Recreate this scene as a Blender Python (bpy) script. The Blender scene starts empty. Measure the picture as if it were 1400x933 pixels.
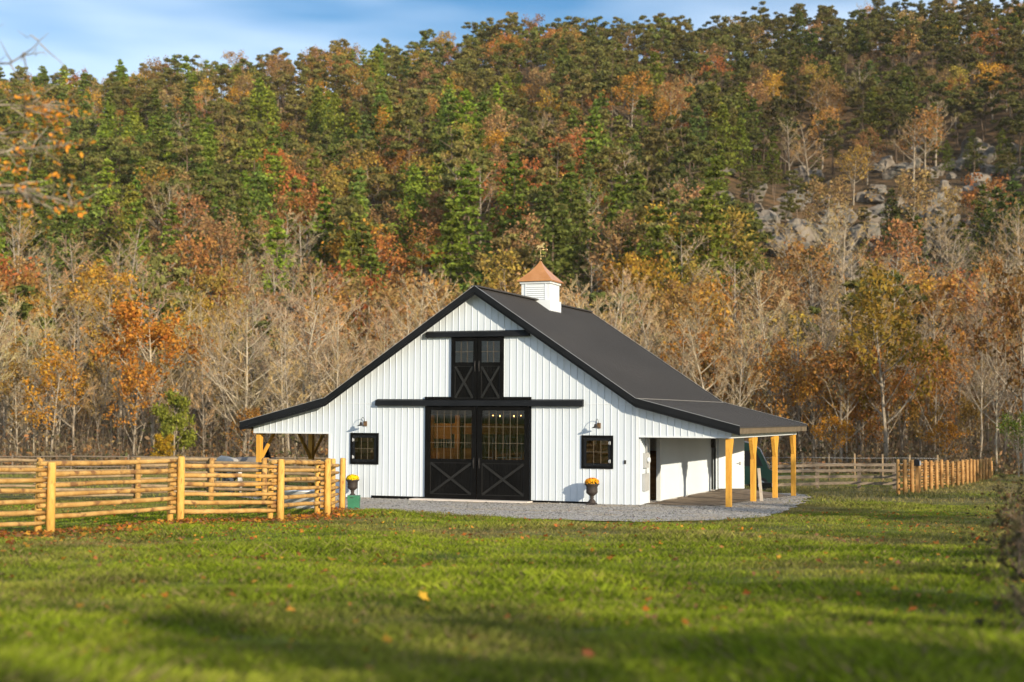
import bpy, math, random
import numpy as np
from mathutils import Vector, Matrix, Quaternion
R = math.radians
scene = bpy.context.scene
col = scene.collection

# ------------------------------------------------------------------ camera
CAM = Vector((18.169, -44.595, 2.8045))
RGT = Vector((0.93464394, 0.35553915, 0.0057116))
UPV = Vector((0.0126388, -0.04926877, 0.99870559))
FWD = Vector((-0.35536034, 0.93336193, 0.05054235))
cam_d = bpy.data.cameras.new('camera')
cam = bpy.data.objects.new('camera', cam_d); col.objects.link(cam)
M = Matrix((RGT, UPV, -FWD)).transposed().to_4x4(); M.translation = CAM
cam.matrix_world = M
cam_d.sensor_width = 36; cam_d.lens = 36 * 2000 / 1400
cam_d.clip_start = .1; cam_d.clip_end = 6000
cam_d.dof.use_dof = True; cam_d.dof.focus_distance = 46; cam_d.dof.aperture_fstop = .9
scene.camera = cam

# ------------------------------------------------------------------ sky, sun, exposure
HAZE = .00005
SUN_AZ, SUN_EL = 56, 15.0     # azimuth from the barn's front (-Y) turning towards +X
sdir = Vector((math.sin(R(SUN_AZ)) * math.cos(R(SUN_EL)), -math.cos(R(SUN_AZ)) * math.cos(R(SUN_EL)), math.sin(R(SUN_EL))))
world = bpy.data.worlds.new('World'); scene.world = world; world.use_nodes = True
wn, wl = world.node_tree.nodes, world.node_tree.links
bg = wn['Background']
sky = wn.new('ShaderNodeTexSky'); sky.sky_type = 'NISHITA'; sky.sun_disc = False
sky.sun_elevation = R(SUN_EL); sky.sun_rotation = math.atan2(sdir.x, sdir.y)
sky.air_density = 1.0; sky.dust_density = .5; sky.ozone_density = 3.0
hsv = wn.new('ShaderNodeHueSaturation'); hsv.inputs['Saturation'].default_value = 1.22
tc = wn.new('ShaderNodeTexCoord')
mp = wn.new('ShaderNodeMapping'); mp.inputs['Scale'].default_value = (2.2, 2.2, 11); mp.inputs['Location'].default_value = (.35, .2, .55)
nz = wn.new('ShaderNodeTexNoise'); nz.inputs['Scale'].default_value = 1.3; nz.inputs['Detail'].default_value = 3.5; nz.inputs['Roughness'].default_value = .55
rmp = wn.new('ShaderNodeValToRGB'); rmp.color_ramp.elements[0].position = .24; rmp.color_ramp.elements[1].position = .74
rmp.color_ramp.elements[1].color = (.72, .72, .72, 1)
mx = wn.new('ShaderNodeMix'); mx.data_type = 'RGBA'
wl.new(sky.outputs[0], hsv.inputs['Color']); wl.new(tc.outputs['Generated'], mp.inputs[0]); wl.new(mp.outputs[0], nz.inputs['Vector'])
wl.new(nz.outputs['Fac'], rmp.inputs[0]); wl.new(rmp.outputs[0], mx.inputs[0])
wl.new(hsv.outputs[0], mx.inputs[6]); mx.inputs[7].default_value = (9.6, 10.6, 11.8, 1)
wl.new(mx.outputs[2], bg.inputs[0]); bg.inputs[1].default_value = .105
sun_d = bpy.data.lights.new('sun', 'SUN'); sun_d.energy = 4.9; sun_d.angle = R(.5); sun_d.color = (1, .86, .64)
sun = bpy.data.objects.new('sun', sun_d); col.objects.link(sun)
sun.rotation_euler = sdir.to_track_quat('Z', 'Y').to_euler()
scene.view_settings.view_transform = 'Standard'; scene.view_settings.look = 'None'
scene.view_settings.gamma = 1; scene.view_settings.use_curve_mapping = False
scene.view_settings.exposure = .5
scene.render.engine = 'CYCLES'
scene.cycles.max_bounces = 6; scene.cycles.diffuse_bounces = 3; scene.cycles.glossy_bounces = 3
scene.cycles.transmission_bounces = 4; scene.cycles.transparent_max_bounces = 8
scene.cycles.use_denoising = True
scene.cycles.sample_clamp_indirect = 4

# ------------------------------------------------------------------ helpers
rnd = random.Random(7)
def tag(o, label=None, cat=None, group=None, kind=None):
    if label: o['label'] = label
    if cat: o['category'] = cat
    if group: o['group'] = group
    if kind: o['kind'] = kind
    return o
def thing(name, label, cat, loc=(0, 0, 0), rz=0, group=None):
    o = bpy.data.objects.new(name, None); col.objects.link(o)
    o.location = loc; o.rotation_euler.z = rz; o.empty_display_size = .2
    return tag(o, label, cat, group)
def link_mesh(name, me, parent=None):
    o = bpy.data.objects.new(name, me); col.objects.link(o)
    if parent: o.parent = parent
    return o
def np_mesh(name, V, F, mats, fm=None, smooth=False, colors=None):
    """V (n,3); F (m,k) constant k faces"""
    V = np.asarray(V, np.float32); F = np.asarray(F, np.int32)
    me = bpy.data.meshes.new(name); m, k = F.shape
    me.vertices.add(len(V)); me.vertices.foreach_set('co', V.ravel())
    me.loops.add(m * k); me.loops.foreach_set('vertex_index', F.ravel())
    me.polygons.add(m); me.polygons.foreach_set('loop_start', np.arange(0, m * k, k, dtype=np.int32))
    for x in mats: me.materials.append(x)
    if fm is not None: me.polygons.foreach_set('material_index', np.asarray(fm, np.int32))
    if smooth: me.polygons.foreach_set('use_smooth', np.ones(m, bool))
    if colors is not None:
        a = me.color_attributes.new('tint', 'FLOAT_COLOR', 'POINT'); a.data.foreach_set('color', np.asarray(colors, np.float32).ravel())
    me.update(calc_edges=True)
    return me
class MB:
    def __init__(s): s.v = []; s.f = []; s.m = []; s.cur = 0; s.sm = []
    def face(s, pts, smooth=False):
        i = len(s.v); s.v += [tuple(p) for p in pts]; s.f.append(tuple(range(i, i + len(pts)))); s.m.append(s.cur); s.sm.append(smooth)
    def add(s, vs, fs, smooth=False):
        i = len(s.v); s.v += [tuple(p) for p in vs]
        for f in fs: s.f.append(tuple(i + k for k in f)); s.m.append(s.cur); s.sm.append(smooth)
    def box(s, a, b):
        (x0, y0, z0), (x1, y1, z1) = a, b
        s.add([(x0, y0, z0), (x1, y0, z0), (x1, y1, z0), (x0, y1, z0), (x0, y0, z1), (x1, y0, z1), (x1, y1, z1), (x0, y1, z1)],
              [(0, 3, 2, 1), (4, 5, 6, 7), (0, 1, 5, 4), (1, 2, 6, 5), (2, 3, 7, 6), (3, 0, 4, 7)])
    def beam(s, p, q, w, h, up=(0, 0, 1)):
        p, q, up = Vector(p), Vector(q), Vector(up)
        d = (q - p).normalized(); sd = d.cross(up)
        if sd.length < 1e-4: sd = d.cross(Vector((1, 0, 0)))
        sd.normalize(); u = sd.cross(d)
        c = [(-1, -1), (1, -1), (1, 1), (-1, 1)]
        vs = [e + sd * (a * w / 2) + u * (b * h / 2) for e in (p, q) for a, b in c]
        s.add(vs, [(0, 1, 2, 3), (7, 6, 5, 4), (0, 4, 5, 1), (1, 5, 6, 2), (2, 6, 7, 3), (3, 7, 4, 0)])
    def tube(s, pts, rad, n=8, cap=True, smooth=True):
        pts = [Vector(p) for p in pts]; rings = []; i0 = len(s.v); prev = None
        for i, p in enumerate(pts):
            d = (pts[min(i + 1, len(pts) - 1)] - pts[max(i - 1, 0)]).normalized()
            a = prev if prev is not None else (Vector((1, 0, 0)) if abs(d.x) < .8 else Vector((0, 1, 0)))
            sd = (a - d * a.dot(d)).normalized(); prev = sd; u = d.cross(sd)
            r = rad[i] if hasattr(rad, '__len__') else rad
            s.v += [tuple(p + (sd * math.cos(t) + u * math.sin(t)) * r) for t in [2 * math.pi * k / n for k in range(n)]]
        for i in range(len(pts) - 1):
            for k in range(n):
                a, b = i0 + i * n + k, i0 + i * n + (k + 1) % n
                s.f.append((a, b, b + n, a + n)); s.m.append(s.cur); s.sm.append(smooth)
        if cap:
            s.f.append(tuple(i0 + k for k in reversed(range(n)))); s.m.append(s.cur); s.sm.append(False)
            e = i0 + (len(pts) - 1) * n
            s.f.append(tuple(e + k for k in range(n))); s.m.append(s.cur); s.sm.append(False)
    def lathe(s, prof, n=20, c=(0, 0, 0)):
        i0 = len(s.v)
        for r, z in prof: s.v += [(c[0] + r * math.cos(2 * math.pi * k / n), c[1] + r * math.sin(2 * math.pi * k / n), c[2] + z) for k in range(n)]
        for i in range(len(prof) - 1):
            for k in range(n):
                a, b = i0 + i * n + k, i0 + i * n + (k + 1) % n
                s.f.append((a, b, b + n, a + n)); s.m.append(s.cur); s.sm.append(True)
    def build(s, name, mats, parent=None, loc=None):
        me = bpy.data.meshes.new(name); me.from_pydata(s.v, [], s.f)
        for x in (mats if isinstance(mats, (list, tuple)) else [mats]): me.materials.append(x)
        me.polygons.foreach_set('material_index', s.m); me.polygons.foreach_set('use_smooth', s.sm); me.update()
        o = link_mesh(name, me, parent)
        if loc: o.location = loc
        return o

# ------------------------------------------------------------------ materials
def mat(name, colr=(.5, .5, .5), rough=.7, metal=0, spec=.4):
    m = bpy.data.materials.new(name); m.use_nodes = True
    b = m.node_tree.nodes['Principled BSDF']
    b.inputs['Base Color'].default_value = (*colr, 1); b.inputs['Roughness'].default_value = rough
    b.inputs['Metallic'].default_value = metal; b.inputs['Specular IOR Level'].default_value = spec
    return m
def nodes(m): return m.node_tree.nodes, m.node_tree.links, m.node_tree.nodes['Principled BSDF']
def noisy(name, c1, c2, scale=4, detail=5, rough=.75, lo=.35, hi=.65, stretch=(1, 1, 1), bump=0, bscale=None, metal=0, spec=.3, c3=None, scale3=1, lo3=.5, hi3=.6, coord='Object'):
    m = mat(name, c1, rough, metal, spec); n, l, b = nodes(m)
    t = n.new('ShaderNodeTexCoord'); mpn = n.new('ShaderNodeMapping'); mpn.inputs['Scale'].default_value = stretch
    l.new(t.outputs[coord], mpn.inputs[0])
    z = n.new('ShaderNodeTexNoise'); z.inputs['Scale'].default_value = scale; z.inputs['Detail'].default_value = detail
    l.new(mpn.outputs[0], z.inputs['Vector'])
    r = n.new('ShaderNodeValToRGB'); r.color_ramp.elements[0].position = lo; r.color_ramp.elements[1].position = hi
    r.color_ramp.elements[0].color = (*c1, 1); r.color_ramp.elements[1].color = (*c2, 1)
    l.new(z.outputs['Fac'], r.inputs[0]); out = r.outputs[0]
    if c3:
        z3 = n.new('ShaderNodeTexNoise'); z3.inputs['Scale'].default_value = scale3; z3.inputs['Detail'].default_value = 4
        l.new(mpn.outputs[0], z3.inputs['Vector'])
        r3 = n.new('ShaderNodeMapRange'); r3.inputs[1].default_value = lo3; r3.inputs[2].default_value = hi3
        l.new(z3.outputs['Fac'], r3.inputs[0])
        x = n.new('ShaderNodeMix'); x.data_type = 'RGBA'; l.new(r3.outputs[0], x.inputs[0]); l.new(out, x.inputs[6]); x.inputs[7].default_value = (*c3, 1); out = x.outputs[2]
    l.new(out, b.inputs['Base Color'])
    if bump:
        zb = n.new('ShaderNodeTexNoise'); zb.inputs['Scale'].default_value = bscale or scale * 3; zb.inputs['Detail'].default_value = 6
        l.new(mpn.outputs[0], zb.inputs['Vector'])
        bp = n.new('ShaderNodeBump'); bp.inputs['Strength'].default_value = bump; bp.inputs['Distance'].default_value = .05
        l.new(zb.outputs['Fac'], bp.inputs['Height']); l.new(bp.outputs[0], b.inputs['Normal'])
    return m
def leaf_mat(name, use_attr=False, var=.45, transl=.25, colr=None):
    """foliage: the object's own colour (or the mesh tint), each leaf a little lighter or darker"""
    m = bpy.data.materials.new(name); m.use_nodes = True; n, l = m.node_tree.nodes, m.node_tree.links
    b = n['Principled BSDF']; b.inputs['Roughness'].default_value = .7; b.inputs['Specular IOR Level'].default_value = .15
    if use_attr: c = n.new('ShaderNodeVertexColor'); c.layer_name = 'tint'; src = c.outputs[0]
    elif colr: c = n.new('ShaderNodeRGB'); c.outputs[0].default_value = (*colr, 1); src = c.outputs[0]
    else: c = n.new('ShaderNodeObjectInfo'); src = c.outputs['Color']
    g = n.new('ShaderNodeNewGeometry')
    mr = n.new('ShaderNodeMapRange'); mr.inputs[3].default_value = 1 - var; mr.inputs[4].default_value = 1 + var
    l.new(g.outputs['Random Per Island'], mr.inputs[0])
    hs = n.new('ShaderNodeHueSaturation'); l.new(src, hs.inputs['Color']); l.new(mr.outputs[0], hs.inputs['Value'])
    w = n.new('ShaderNodeTexWhiteNoise'); w.noise_dimensions = '1D'; l.new(g.outputs['Random Per Island'], w.inputs['W'])
    mh = n.new('ShaderNodeMapRange'); mh.inputs[3].default_value = .485; mh.inputs[4].default_value = .515
    l.new(w.outputs['Value'], mh.inputs[0]); l.new(mh.outputs[0], hs.inputs['Hue'])
    l.new(hs.outputs[0], b.inputs['Base Color'])
    t = n.new('ShaderNodeBsdfTranslucent'); l.new(hs.outputs[0], t.inputs[0])
    ms = n.new('ShaderNodeMixShader'); ms.inputs[0].default_value = transl
    l.new(b.outputs[0], ms.inputs[1]); l.new(t.outputs[0], ms.inputs[2]); l.new(ms.outputs[0], n['Material Output'].inputs[0])
    return m
M_white = noisy('white_steel', (.575, .63, .685), (.525, .58, .635), scale=.6, rough=.42, stretch=(1, 1, .35), lo=.4, hi=.7, bump=.06, bscale=1.2, spec=.5)
M_trim_white = noisy('white_trim', (.64, .68, .72), (.60, .64, .67), scale=2, rough=.5)
M_black = noisy('black_paint', (.0035, .0035, .0035), (.006, .006, .006), scale=2, rough=.6, spec=.06)
M_black_steel = noisy('black_trim_steel', (.007, .008, .009), (.011, .012, .014), scale=1.2, rough=.5, spec=.14)
M_roof = noisy('charcoal_roof_steel', (.040, .037, .036), (.052, .048, .046), scale=.5, rough=.5, stretch=(1, .3, 1), lo=.3, hi=.7, spec=.5)
M_brace = noisy('edge_lit_black', (.0115, .0115, .0105), (.016, .0155, .014), scale=3, rough=.5, spec=.3)  # lighter than the doors: sun caught on the edges put into the colour
M_bar = mat('gold_lit_bar', (.09, .07, .045), .5)  # bars browner than the frames: gold edge light put into their colour
M_flash = mat('bare_flashing', (.45, .45, .45), .35, .6)
M_soffit = noisy('soffit_wood', (.35, .29, .2), (.45, .37, .26), scale=3, rough=.8, stretch=(6, .5, 6))
M_post = noisy('new_timber', (.56, .27, .035), (.66, .36, .06), scale=3, rough=.65, stretch=(5, 5, .5), c3=(.36, .14, .02), scale3=9, lo3=.62, hi3=.72)
M_rail = noisy('peeled_log', (.36, .19, .05), (.52, .32, .11), scale=3, rough=.85, c3=(.20, .10, .04), scale3=4.5, lo3=.54, hi3=.66, bump=.5, bscale=20)
M_rail_brown = noisy('dull_brown_log', (.22, .155, .09), (.34, .24, .13), scale=4, rough=.85, c3=(.2, .14, .09), scale3=5, lo3=.55, hi3=.7, bump=.5, bscale=20)
M_board = noisy('weathered_board', (.13, .10, .075), (.21, .165, .12), scale=3, rough=.9, stretch=(2, 2, 8), bump=.3)
M_conc = noisy('concrete', (.46, .43, .40), (.38, .36, .33), scale=2, rough=.9)
M_copper = noisy('copper', (.90, .40, .15), (.80, .33, .11), scale=3, rough=.36, metal=.75)
M_gold = mat('gilt', (.62, .45, .2), .35, .85)
M_grey = noisy('grey_enamel', (.36, .37, .38), (.42, .43, .44), scale=3, rough=.5)
M_dark = mat('dark_iron', (.02, .018, .017), .5)
M_wood_in = noisy('interior_wood', (.20, .10, .035), (.32, .17, .06), scale=2, rough=.7, stretch=(.6, 6, 6))
M_wood_dark = noisy('dark_interior_wood', (.04, .022, .012), (.09, .05, .025), scale=2, rough=.8, stretch=(.6, 6, 6))
M_urn = noisy('cast_iron_urn', (.045, .032, .026), (.028, .023, .021), scale=12, rough=.6, bump=.3)
M_green_box = noisy('green_plastic', (.03, .15, .085), (.04, .18, .10), scale=5, rough=.5)
M_soil = mat('potting_soil', (.03, .02, .015), .95)
M_glass = bpy.data.materials.new('window_glass'); M_glass.use_nodes = True
n_, l_, b_ = nodes(M_glass)
g_ = n_.new('ShaderNodeBsdfGlossy'); g_.inputs['Roughness'].default_value = .02
t_ = n_.new('ShaderNodeBsdfTransparent'); t_.inputs[0].default_value = (.82, .84, .83, 1)
f_ = n_.new('ShaderNodeFresnel'); f_.inputs[0].default_value = 1.5
s_ = n_.new('ShaderNodeMixShader'); l_.new(f_.outputs[0], s_.inputs[0]); l_.new(t_.outputs[0], s_.inputs[1]); l_.new(g_.outputs[0], s_.inputs[2])
l_.new(s_.outputs[0], n_['Material Output'].inputs[0])
M_bulb = mat('lit_bulb', (1, .6, .25)); b = nodes(M_bulb)[2]; b.inputs['Emission Color'].default_value = (1, .42, .12, 1); b.inputs['Emission Strength'].default_value = 9

# ------------------------------------------------------------------ the lie of the land (u = metres to the right of the lens axis, d = metres ahead)
RH = Vector((.93456, .35582)); FH = Vector((-.35582, .93456))
def W2(u, d): return (CAM.x + u * RH.x + d * FH.x, CAM.y + u * RH.y + d * FH.y)
def UD(x, y):
    dx, dy = x - CAM.x, y - CAM.y
    return dx * RH.x + dy * RH.y, dx * FH.x + dy * FH.y
GD = [-400, -20, 9, 20, 30, 38, 43, 50, 56, 62, 76, 100, 130, 170, 3000]
GZ = [1.6, 1.5, 1.15, .74, .37, .12, -.01, -.05, -.24, -.45, -.92, -1.45, -2.0, -2.3, -2.4]
def gnoise(u, d): return .05 * np.sin(u * .31 + 1.3) * np.sin(d * .27 + .4) + .025 * np.sin(u * .83 + d * .6)
def gz(u, d):
    u, d = np.asarray(u, float), np.asarray(d, float)
    w = np.clip((np.hypot(u + 2, d - 52) - 13) / 8, 0, 1)
    return np.interp(d, GD, GZ) + gnoise(u, d) * w
def gxy(x, y):
    u, d = UD(x, y); return float(gz(u, d))
def at(px, d, dz=0):
    """the ground point d metres ahead under photo column px"""
    u = (px - 700) / 2000 * d; x, y = W2(u, d); return Vector((x, y, float(gz(u, d)) + dz))
RIDGE_U = [-400, -250, -170, -130, -80, 0, 60, 120, 180, 260, 420]
RIDGE_Z = [92, 102, 108.5, 111, 118, 128, 131.5, 135, 138, 141, 146]
def hz(u, d):
    u, d = np.asarray(u, float), np.asarray(d, float)
    us = u / np.maximum(d, 60) * 520          # the ridge as seen along its own bearing
    top = np.interp(us, RIDGE_U, RIDGE_Z)
    t = np.clip((d - 160) / 360, 0, 1.0)
    prof = t ** 1.12
    bump = (3.2 * np.sin(u * .045 + 1.1) + 2.2 * np.sin(u * .11 + d * .03) + 1.5 * np.sin(d * .09 + u * .05)) * np.clip(t * 4, 0, 1) * np.clip((1 - t) * 3 + .25, 0, 1)
    return -2.6 + (top + 2.6) * prof + bump - np.clip((d - 520) / 100, 0, 3) * 22
def surf(u, d): return np.maximum(gz(u, d), hz(u, d))

M_ground = mat('meadow', (.06, .08, .02), .95, spec=.1)
n, l, b = nodes(M_ground)
tcg = n.new('ShaderNodeNewGeometry')
def noise_node(n, l, src, scale, detail=5):
    z = n.new('ShaderNodeTexNoise'); z.inputs['Scale'].default_value = scale; z.inputs['Detail'].default_value = detail
    l.new(src, z.inputs['Vector']); return z.outputs['Fac']
def ramp(n, l, src, stops):
    r = n.new('ShaderNodeValToRGB'); e = r.color_ramp.elements
    while len(e) < len(stops): e.new(.5)
    for el, (p, c) in zip(e, stops): el.position = p; el.color = (*c, 1)
    l.new(src, r.inputs[0]); return r.outputs[0]
def mixc(n, l, fac, a, b_):
    x = n.new('ShaderNodeMix'); x.data_type = 'RGBA'
    l.new(fac, x.inputs[0])
    for s, i in ((a, 6), (b_, 7)):
        if isinstance(s, tuple): x.inputs[i].default_value = (*s, 1)
        else: l.new(s, x.inputs[i])
    return x.outputs[2]
def maprange(n, l, src, a, b_, c=0, d=1):
    r = n.new('ShaderNodeMapRange'); r.inputs[1].default_value = a; r.inputs[2].default_value = b_; r.inputs[3].default_value = c; r.inputs[4].default_value = d
    l.new(src, r.inputs[0]); return r.outputs[0]
def meadow_colour(n, l, pos):
    big = noise_node(n, l, pos, .16, 4); mid = noise_node(n, l, pos, .9, 5)
    green = ramp(n, l, mid, [(.3, (.09, .125, .008)), (.5, (.175, .23, .012)), (.72, (.275, .305, .028))])
    dry = ramp(n, l, mid, [(.3, (.15, .13, .04)), (.7, (.27, .225, .08))])
    # drier turf beyond the barn and along the fence, greener close up
    dt = n.new('ShaderNodeVectorMath'); dt.operation = 'DOT_PRODUCT'; l.new(pos, dt.inputs[0]); dt.inputs[1].default_value = (FH.x, FH.y, 0)
    off = CAM.x * FH.x + CAM.y * FH.y
    far = maprange(n, l, dt.outputs['Value'], off + 12, off + 60, -.12, .16)
    ad = n.new('ShaderNodeMath'); ad.operation = 'ADD'; l.new(big, ad.inputs[0]); l.new(far, ad.inputs[1])
    base = mixc(n, l, maprange(n, l, ad.outputs[0], .44, .66), green, dry)
    return mixc(n, l, maprange(n, l, noise_node(n, l, pos, .55, 6), .52, .68, 0, .8), base, (.06, .085, .012))
soil = ramp(n, l, noise_node(n, l, tcg.outputs['Position'], 3.5, 8), [(.35, (.045, .04, .018)), (.65, (.12, .10, .05))])
l.new(mixc(n, l, maprange(n, l, noise_node(n, l, tcg.outputs['Position'], 2.2, 8), .35, .6, .15, .9), soil, meadow_colour(n, l, tcg.outputs['Position'])), b.inputs['Base Color'])
bp = n.new('ShaderNodeBump'); bp.inputs['Strength'].default_value = .9; bp.inputs['Distance'].default_value = .08
l.new(noise_node(n, l, tcg.outputs['Position'], 7, 8), bp.inputs['Height']); l.new(bp.outputs[0], b.inputs['Normal'])

def sheet(name, us, ds, zf, m, parent=None):
    U, D = np.meshgrid(us, ds); Z = zf(U, D)
    X = CAM.x + U * RH.x + D * FH.x; Y = CAM.y + U * RH.y + D * FH.y
    V = np.stack([X, Y, Z], -1).reshape(-1, 3); a, bb = U.shape
    i = (np.arange(a - 1)[:, None] * bb + np.arange(bb - 1)[None]).ravel()
    F = np.stack([i, i + 1, i + 1 + bb, i + bb], 1)
    return link_mesh(name, np_mesh(name, V, F, [m], smooth=True), parent)
axis_u = np.unique(np.concatenate([np.linspace(-1300, -120, 14), np.linspace(-120, -40, 30), np.arange(-40, 40.1, .8), np.linspace(40, 120, 30), np.linspace(120, 1300, 14)]))
axis_d = np.unique(np.concatenate([np.linspace(-400, -20, 8), np.arange(-20, 80, .8), np.array(GD[1:-1], float), np.linspace(80, 200, 50), np.linspace(200, 1300, 10)]))
tag(sheet('ground', axis_u, axis_d, lambda u, d: gz(u, d) - np.clip((d - 175) / 40, 0, 1) * 6, M_ground), 'green and straw coloured meadow around the barn', None, None, 'structure')
M_hill = mat('leaf_litter', (.1, .07, .04), .95, spec=.1)
n, l, b = nodes(M_hill); gp = n.new('ShaderNodeNewGeometry')
lit = ramp(n, l, noise_node(n, l, gp.outputs['Position'], .35, 8), [(.3, (.035, .028, .016)), (.5, (.10, .065, .034)), (.7, (.17, .10, .05))])
l.new(lit, b.inputs['Base Color'])
bp = n.new('ShaderNodeBump'); bp.inputs['Strength'].default_value = 1; bp.inputs['Distance'].default_value = .6
l.new(noise_node(n, l, gp.outputs['Position'], 1.2, 6), bp.inputs['Height']); l.new(bp.outputs[0], b.inputs['Normal'])
hill = sheet('hill', np.unique(np.concatenate([np.linspace(-1200, -330, 10), np.arange(-330, 331, 6.), np.linspace(330, 1200, 10)])),
             np.unique(np.concatenate([np.arange(150, 560, 6.), np.linspace(560, 900, 12)])), lambda u, d: hz(u, d) - .3, M_hill)
tag(hill, 'steep hillside of brown leaf litter under the woods', None, None, 'structure')

# gravel apron and the dirt floor of the lean-to
M_gravel = noisy('gravel', (.11, .105, .095), (.62, .57, .51), scale=15, detail=14, rough=.95, lo=.36, hi=.66, bump=.7, bscale=40, c3=(.40, .31, .20), scale3=.6, lo3=.50, hi3=.72)
M_dirt = noisy('packed_dirt', (.17, .125, .09), (.27, .21, .15), scale=3, detail=8, rough=.95, bump=.6, bscale=18, c3=(.12, .09, .06), scale3=1.2, lo3=.5, hi3=.7)
def poly_sheet(name, outline, m, dz, step=.5, zf=None):
    from mathutils.geometry import delaunay_2d_cdt
    pts = []
    for i, p in enumerate(outline):
        q = outline[(i + 1) % len(outline)]; L = math.dist(p, q); k = max(1, int(L / step))
        for j in range(k):
            w = .45 * (rnd.random() - .5); pts.append((p[0] + (q[0] - p[0]) * j / k + w, p[1] + (q[1] - p[1]) * j / k + w))
    nb = len(pts); xs = [p[0] for p in pts]; ys = [p[1] for p in pts]
    def inside(x, y):
        c = False
        for i in range(nb):
            (x1, y1), (x2, y2) = pts[i], pts[i - 1]
            if (y1 > y) != (y2 > y) and x < (x2 - x1) * (y - y1) / (y2 - y1) + x1: c = not c
        return c
    x = min(xs)
    inner = []
    while x < max(xs):
        y = min(ys)
        while y < max(ys):
            if inside(x, y): inner.append((x + .1 * rnd.random(), y + .1 * rnd.random()))
            y += step
        x += step
    vs, _, fs, *_ = delaunay_2d_cdt([Vector(p) for p in pts + inner], [], [list(range(nb))], 1, 1e-4)
    me = bpy.data.meshes.new(name)
    me.from_pydata([(v.x, v.y, (zf(v.x, v.y) if zf else gxy(v.x, v.y)) + dz) for v in vs], [], [f if True else f for f in fs]); me.materials.append(m)
    me.update()
    if me.polygons and me.polygons[0].normal.z < 0: me.flip_normals()
    return link_mesh(name, me)
def px2(px, d): p = at(px, d); return (p.x, p.y)
grav_out = [px2(440, 43.5), px2(520, 42.2), px2(640, 39.6), px2(760, 37.4), px2(880, 36.6), px2(990, 37.2), px2(1045, 39.6), px2(1072, 43), px2(1096, 48.5), px2(1108, 55), px2(1085, 61),
            (5.6, 12.5), (5.4, .2), (-5.4, .2), (-9.5, .0)]
tag(poly_sheet('gravel_drive', grav_out, M_gravel, .03), 'grey gravel apron in front of the barn', None, None, 'structure')
tag(poly_sheet('dirt_floor', [(5.5, .6), (6.8, .2), (8.0, .8), (8.1, 6), (8.2, 11.9), (5.5, 11.9)], M_dirt, .045, .4, lambda x, y: gxy(x, y) + max(0, -.055 - gxy(x, y)) * max(0, min(1, (8.1 - x) / 1.6))), 'brown packed dirt under the lean-to roof', None, None, 'structure')
# ------------------------------------------------------------------ the barn (own frame = world frame: front wall on y = 0)
BW, BX, BL, OV = 5.486, 8.44, 11.66, .36
ZP, HP, KX, HK, EX, HE = 2.136, 6.99, 5.465, 3.32, 8.77, 2.47
def roof_z(x):
    x = abs(x)
    return HP - (HP - HK) * x / KX if x <= KX else HK - (HK - HE) * (x - KX) / (EX - KX)
barn = thing('barn', 'white board sided barn with black sliding doors, charcoal roof and copper topped cupola', 'barn', (0, 0, 0))
RT = .10                                   # roof build-up
def siding(name, x0, x1, zlo, ztop, holes, breaks, pitch=.2286, plane=None, th=.1, outward=-1, m=None, rib=.019):
    """Vertical steel siding between x0 and x1 of the wall's own axis; holes = (x0,x1,z0,z1). plane maps (x, depth, z) to the world; depth grows inwards."""
    mb = MB(); P = plane
    ribs = []; k = math.ceil((x0 + .03) / pitch)
    while k * pitch < x1 - .03: ribs.append(k * pitch); k += 1
    xs = sorted(set([x0, x1] + [b_ for b_ in breaks if x0 < b_ < x1] + [v for h in holes for v in h[:2] if x0 < v < x1]))
    def spans(xa, xb):
        xm = (xa + xb) / 2; lo = [(zlo(xm), None)]
        cuts = sorted([(h[2], h[3]) for h in holes if h[0] - 1e-6 <= xm <= h[1] + 1e-6]); z = zlo(xm); out = []
        for a, b_ in cuts:
            if a > z + 1e-4: out.append((z, a))
            z = max(z, b_)
        out.append((z, None)); return out
    for xa, xb in zip(xs[:-1], xs[1:]):
        for a, b_ in spans(xa, xb):
            za, zb = (b_, b_) if b_ is not None else (ztop(xa), ztop(xb))
            if max(za, zb) <= a + 1e-3: continue
            q = [P(xa, 0, a), P(xb, 0, a), P(xb, 0, zb), P(xa, 0, za)]; r = [P(xa, th, a), P(xb, th, a), P(xb, th, zb), P(xa, th, za)]
            mb.face(q); mb.face(r[::-1])
            mb.face([r[0], r[1], q[1], q[0]])
            if b_ is not None: mb.face([q[3], q[2], r[2], r[3]])
    for x in ribs:
        for a, b_ in spans(x - .02, x + .02):
            if any(h[0] < x < h[1] for h in holes) is False and any(abs(x - h[i]) < .05 for h in holes for i in (0, 1)): pass
            zt = b_ if b_ is not None else ztop(x) - .005
            if zt <= a + .01: continue
            w0, w1 = .017, .010
            q = [[P(x - w0, -.001, z), P(x - w1, -rib, z), P(x + w1, -rib, z), P(x + w0, -.001, z)] for z in (a + .004, zt)]
            for i in range(3): mb.face([q[0][i], q[0][i + 1], q[1][i + 1], q[1][i]])
            mb.face(q[0][::-1]); mb.face(q[1])
        # low stiffener between the major ribs
    return mb.build(name, m or M_white, barn)
DOORX, DOORZ, WI, WO, WZ0, WZ1 = 1.834, 3.10, 3.593, 4.647, 1.117, 2.174
fr_holes = [(-1.80, 1.80, -1, 3.06), (-WO + .06, -WI - .06, WZ0 + .06, WZ1 - .06), (WI + .06, WO - .06, WZ0 + .06, WZ1 - .06), (-.9, .9, 3.3, 5.40)]
zfloor = lambda x: 0.0 if abs(x) < BW else ZP
siding('front_wall', -BX, BX, zfloor, lambda x: roof_z(x) - RT, fr_holes, [-BW, BW, -KX, 0, KX], plane=lambda x, dpt, z: (x, dpt, z))
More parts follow.
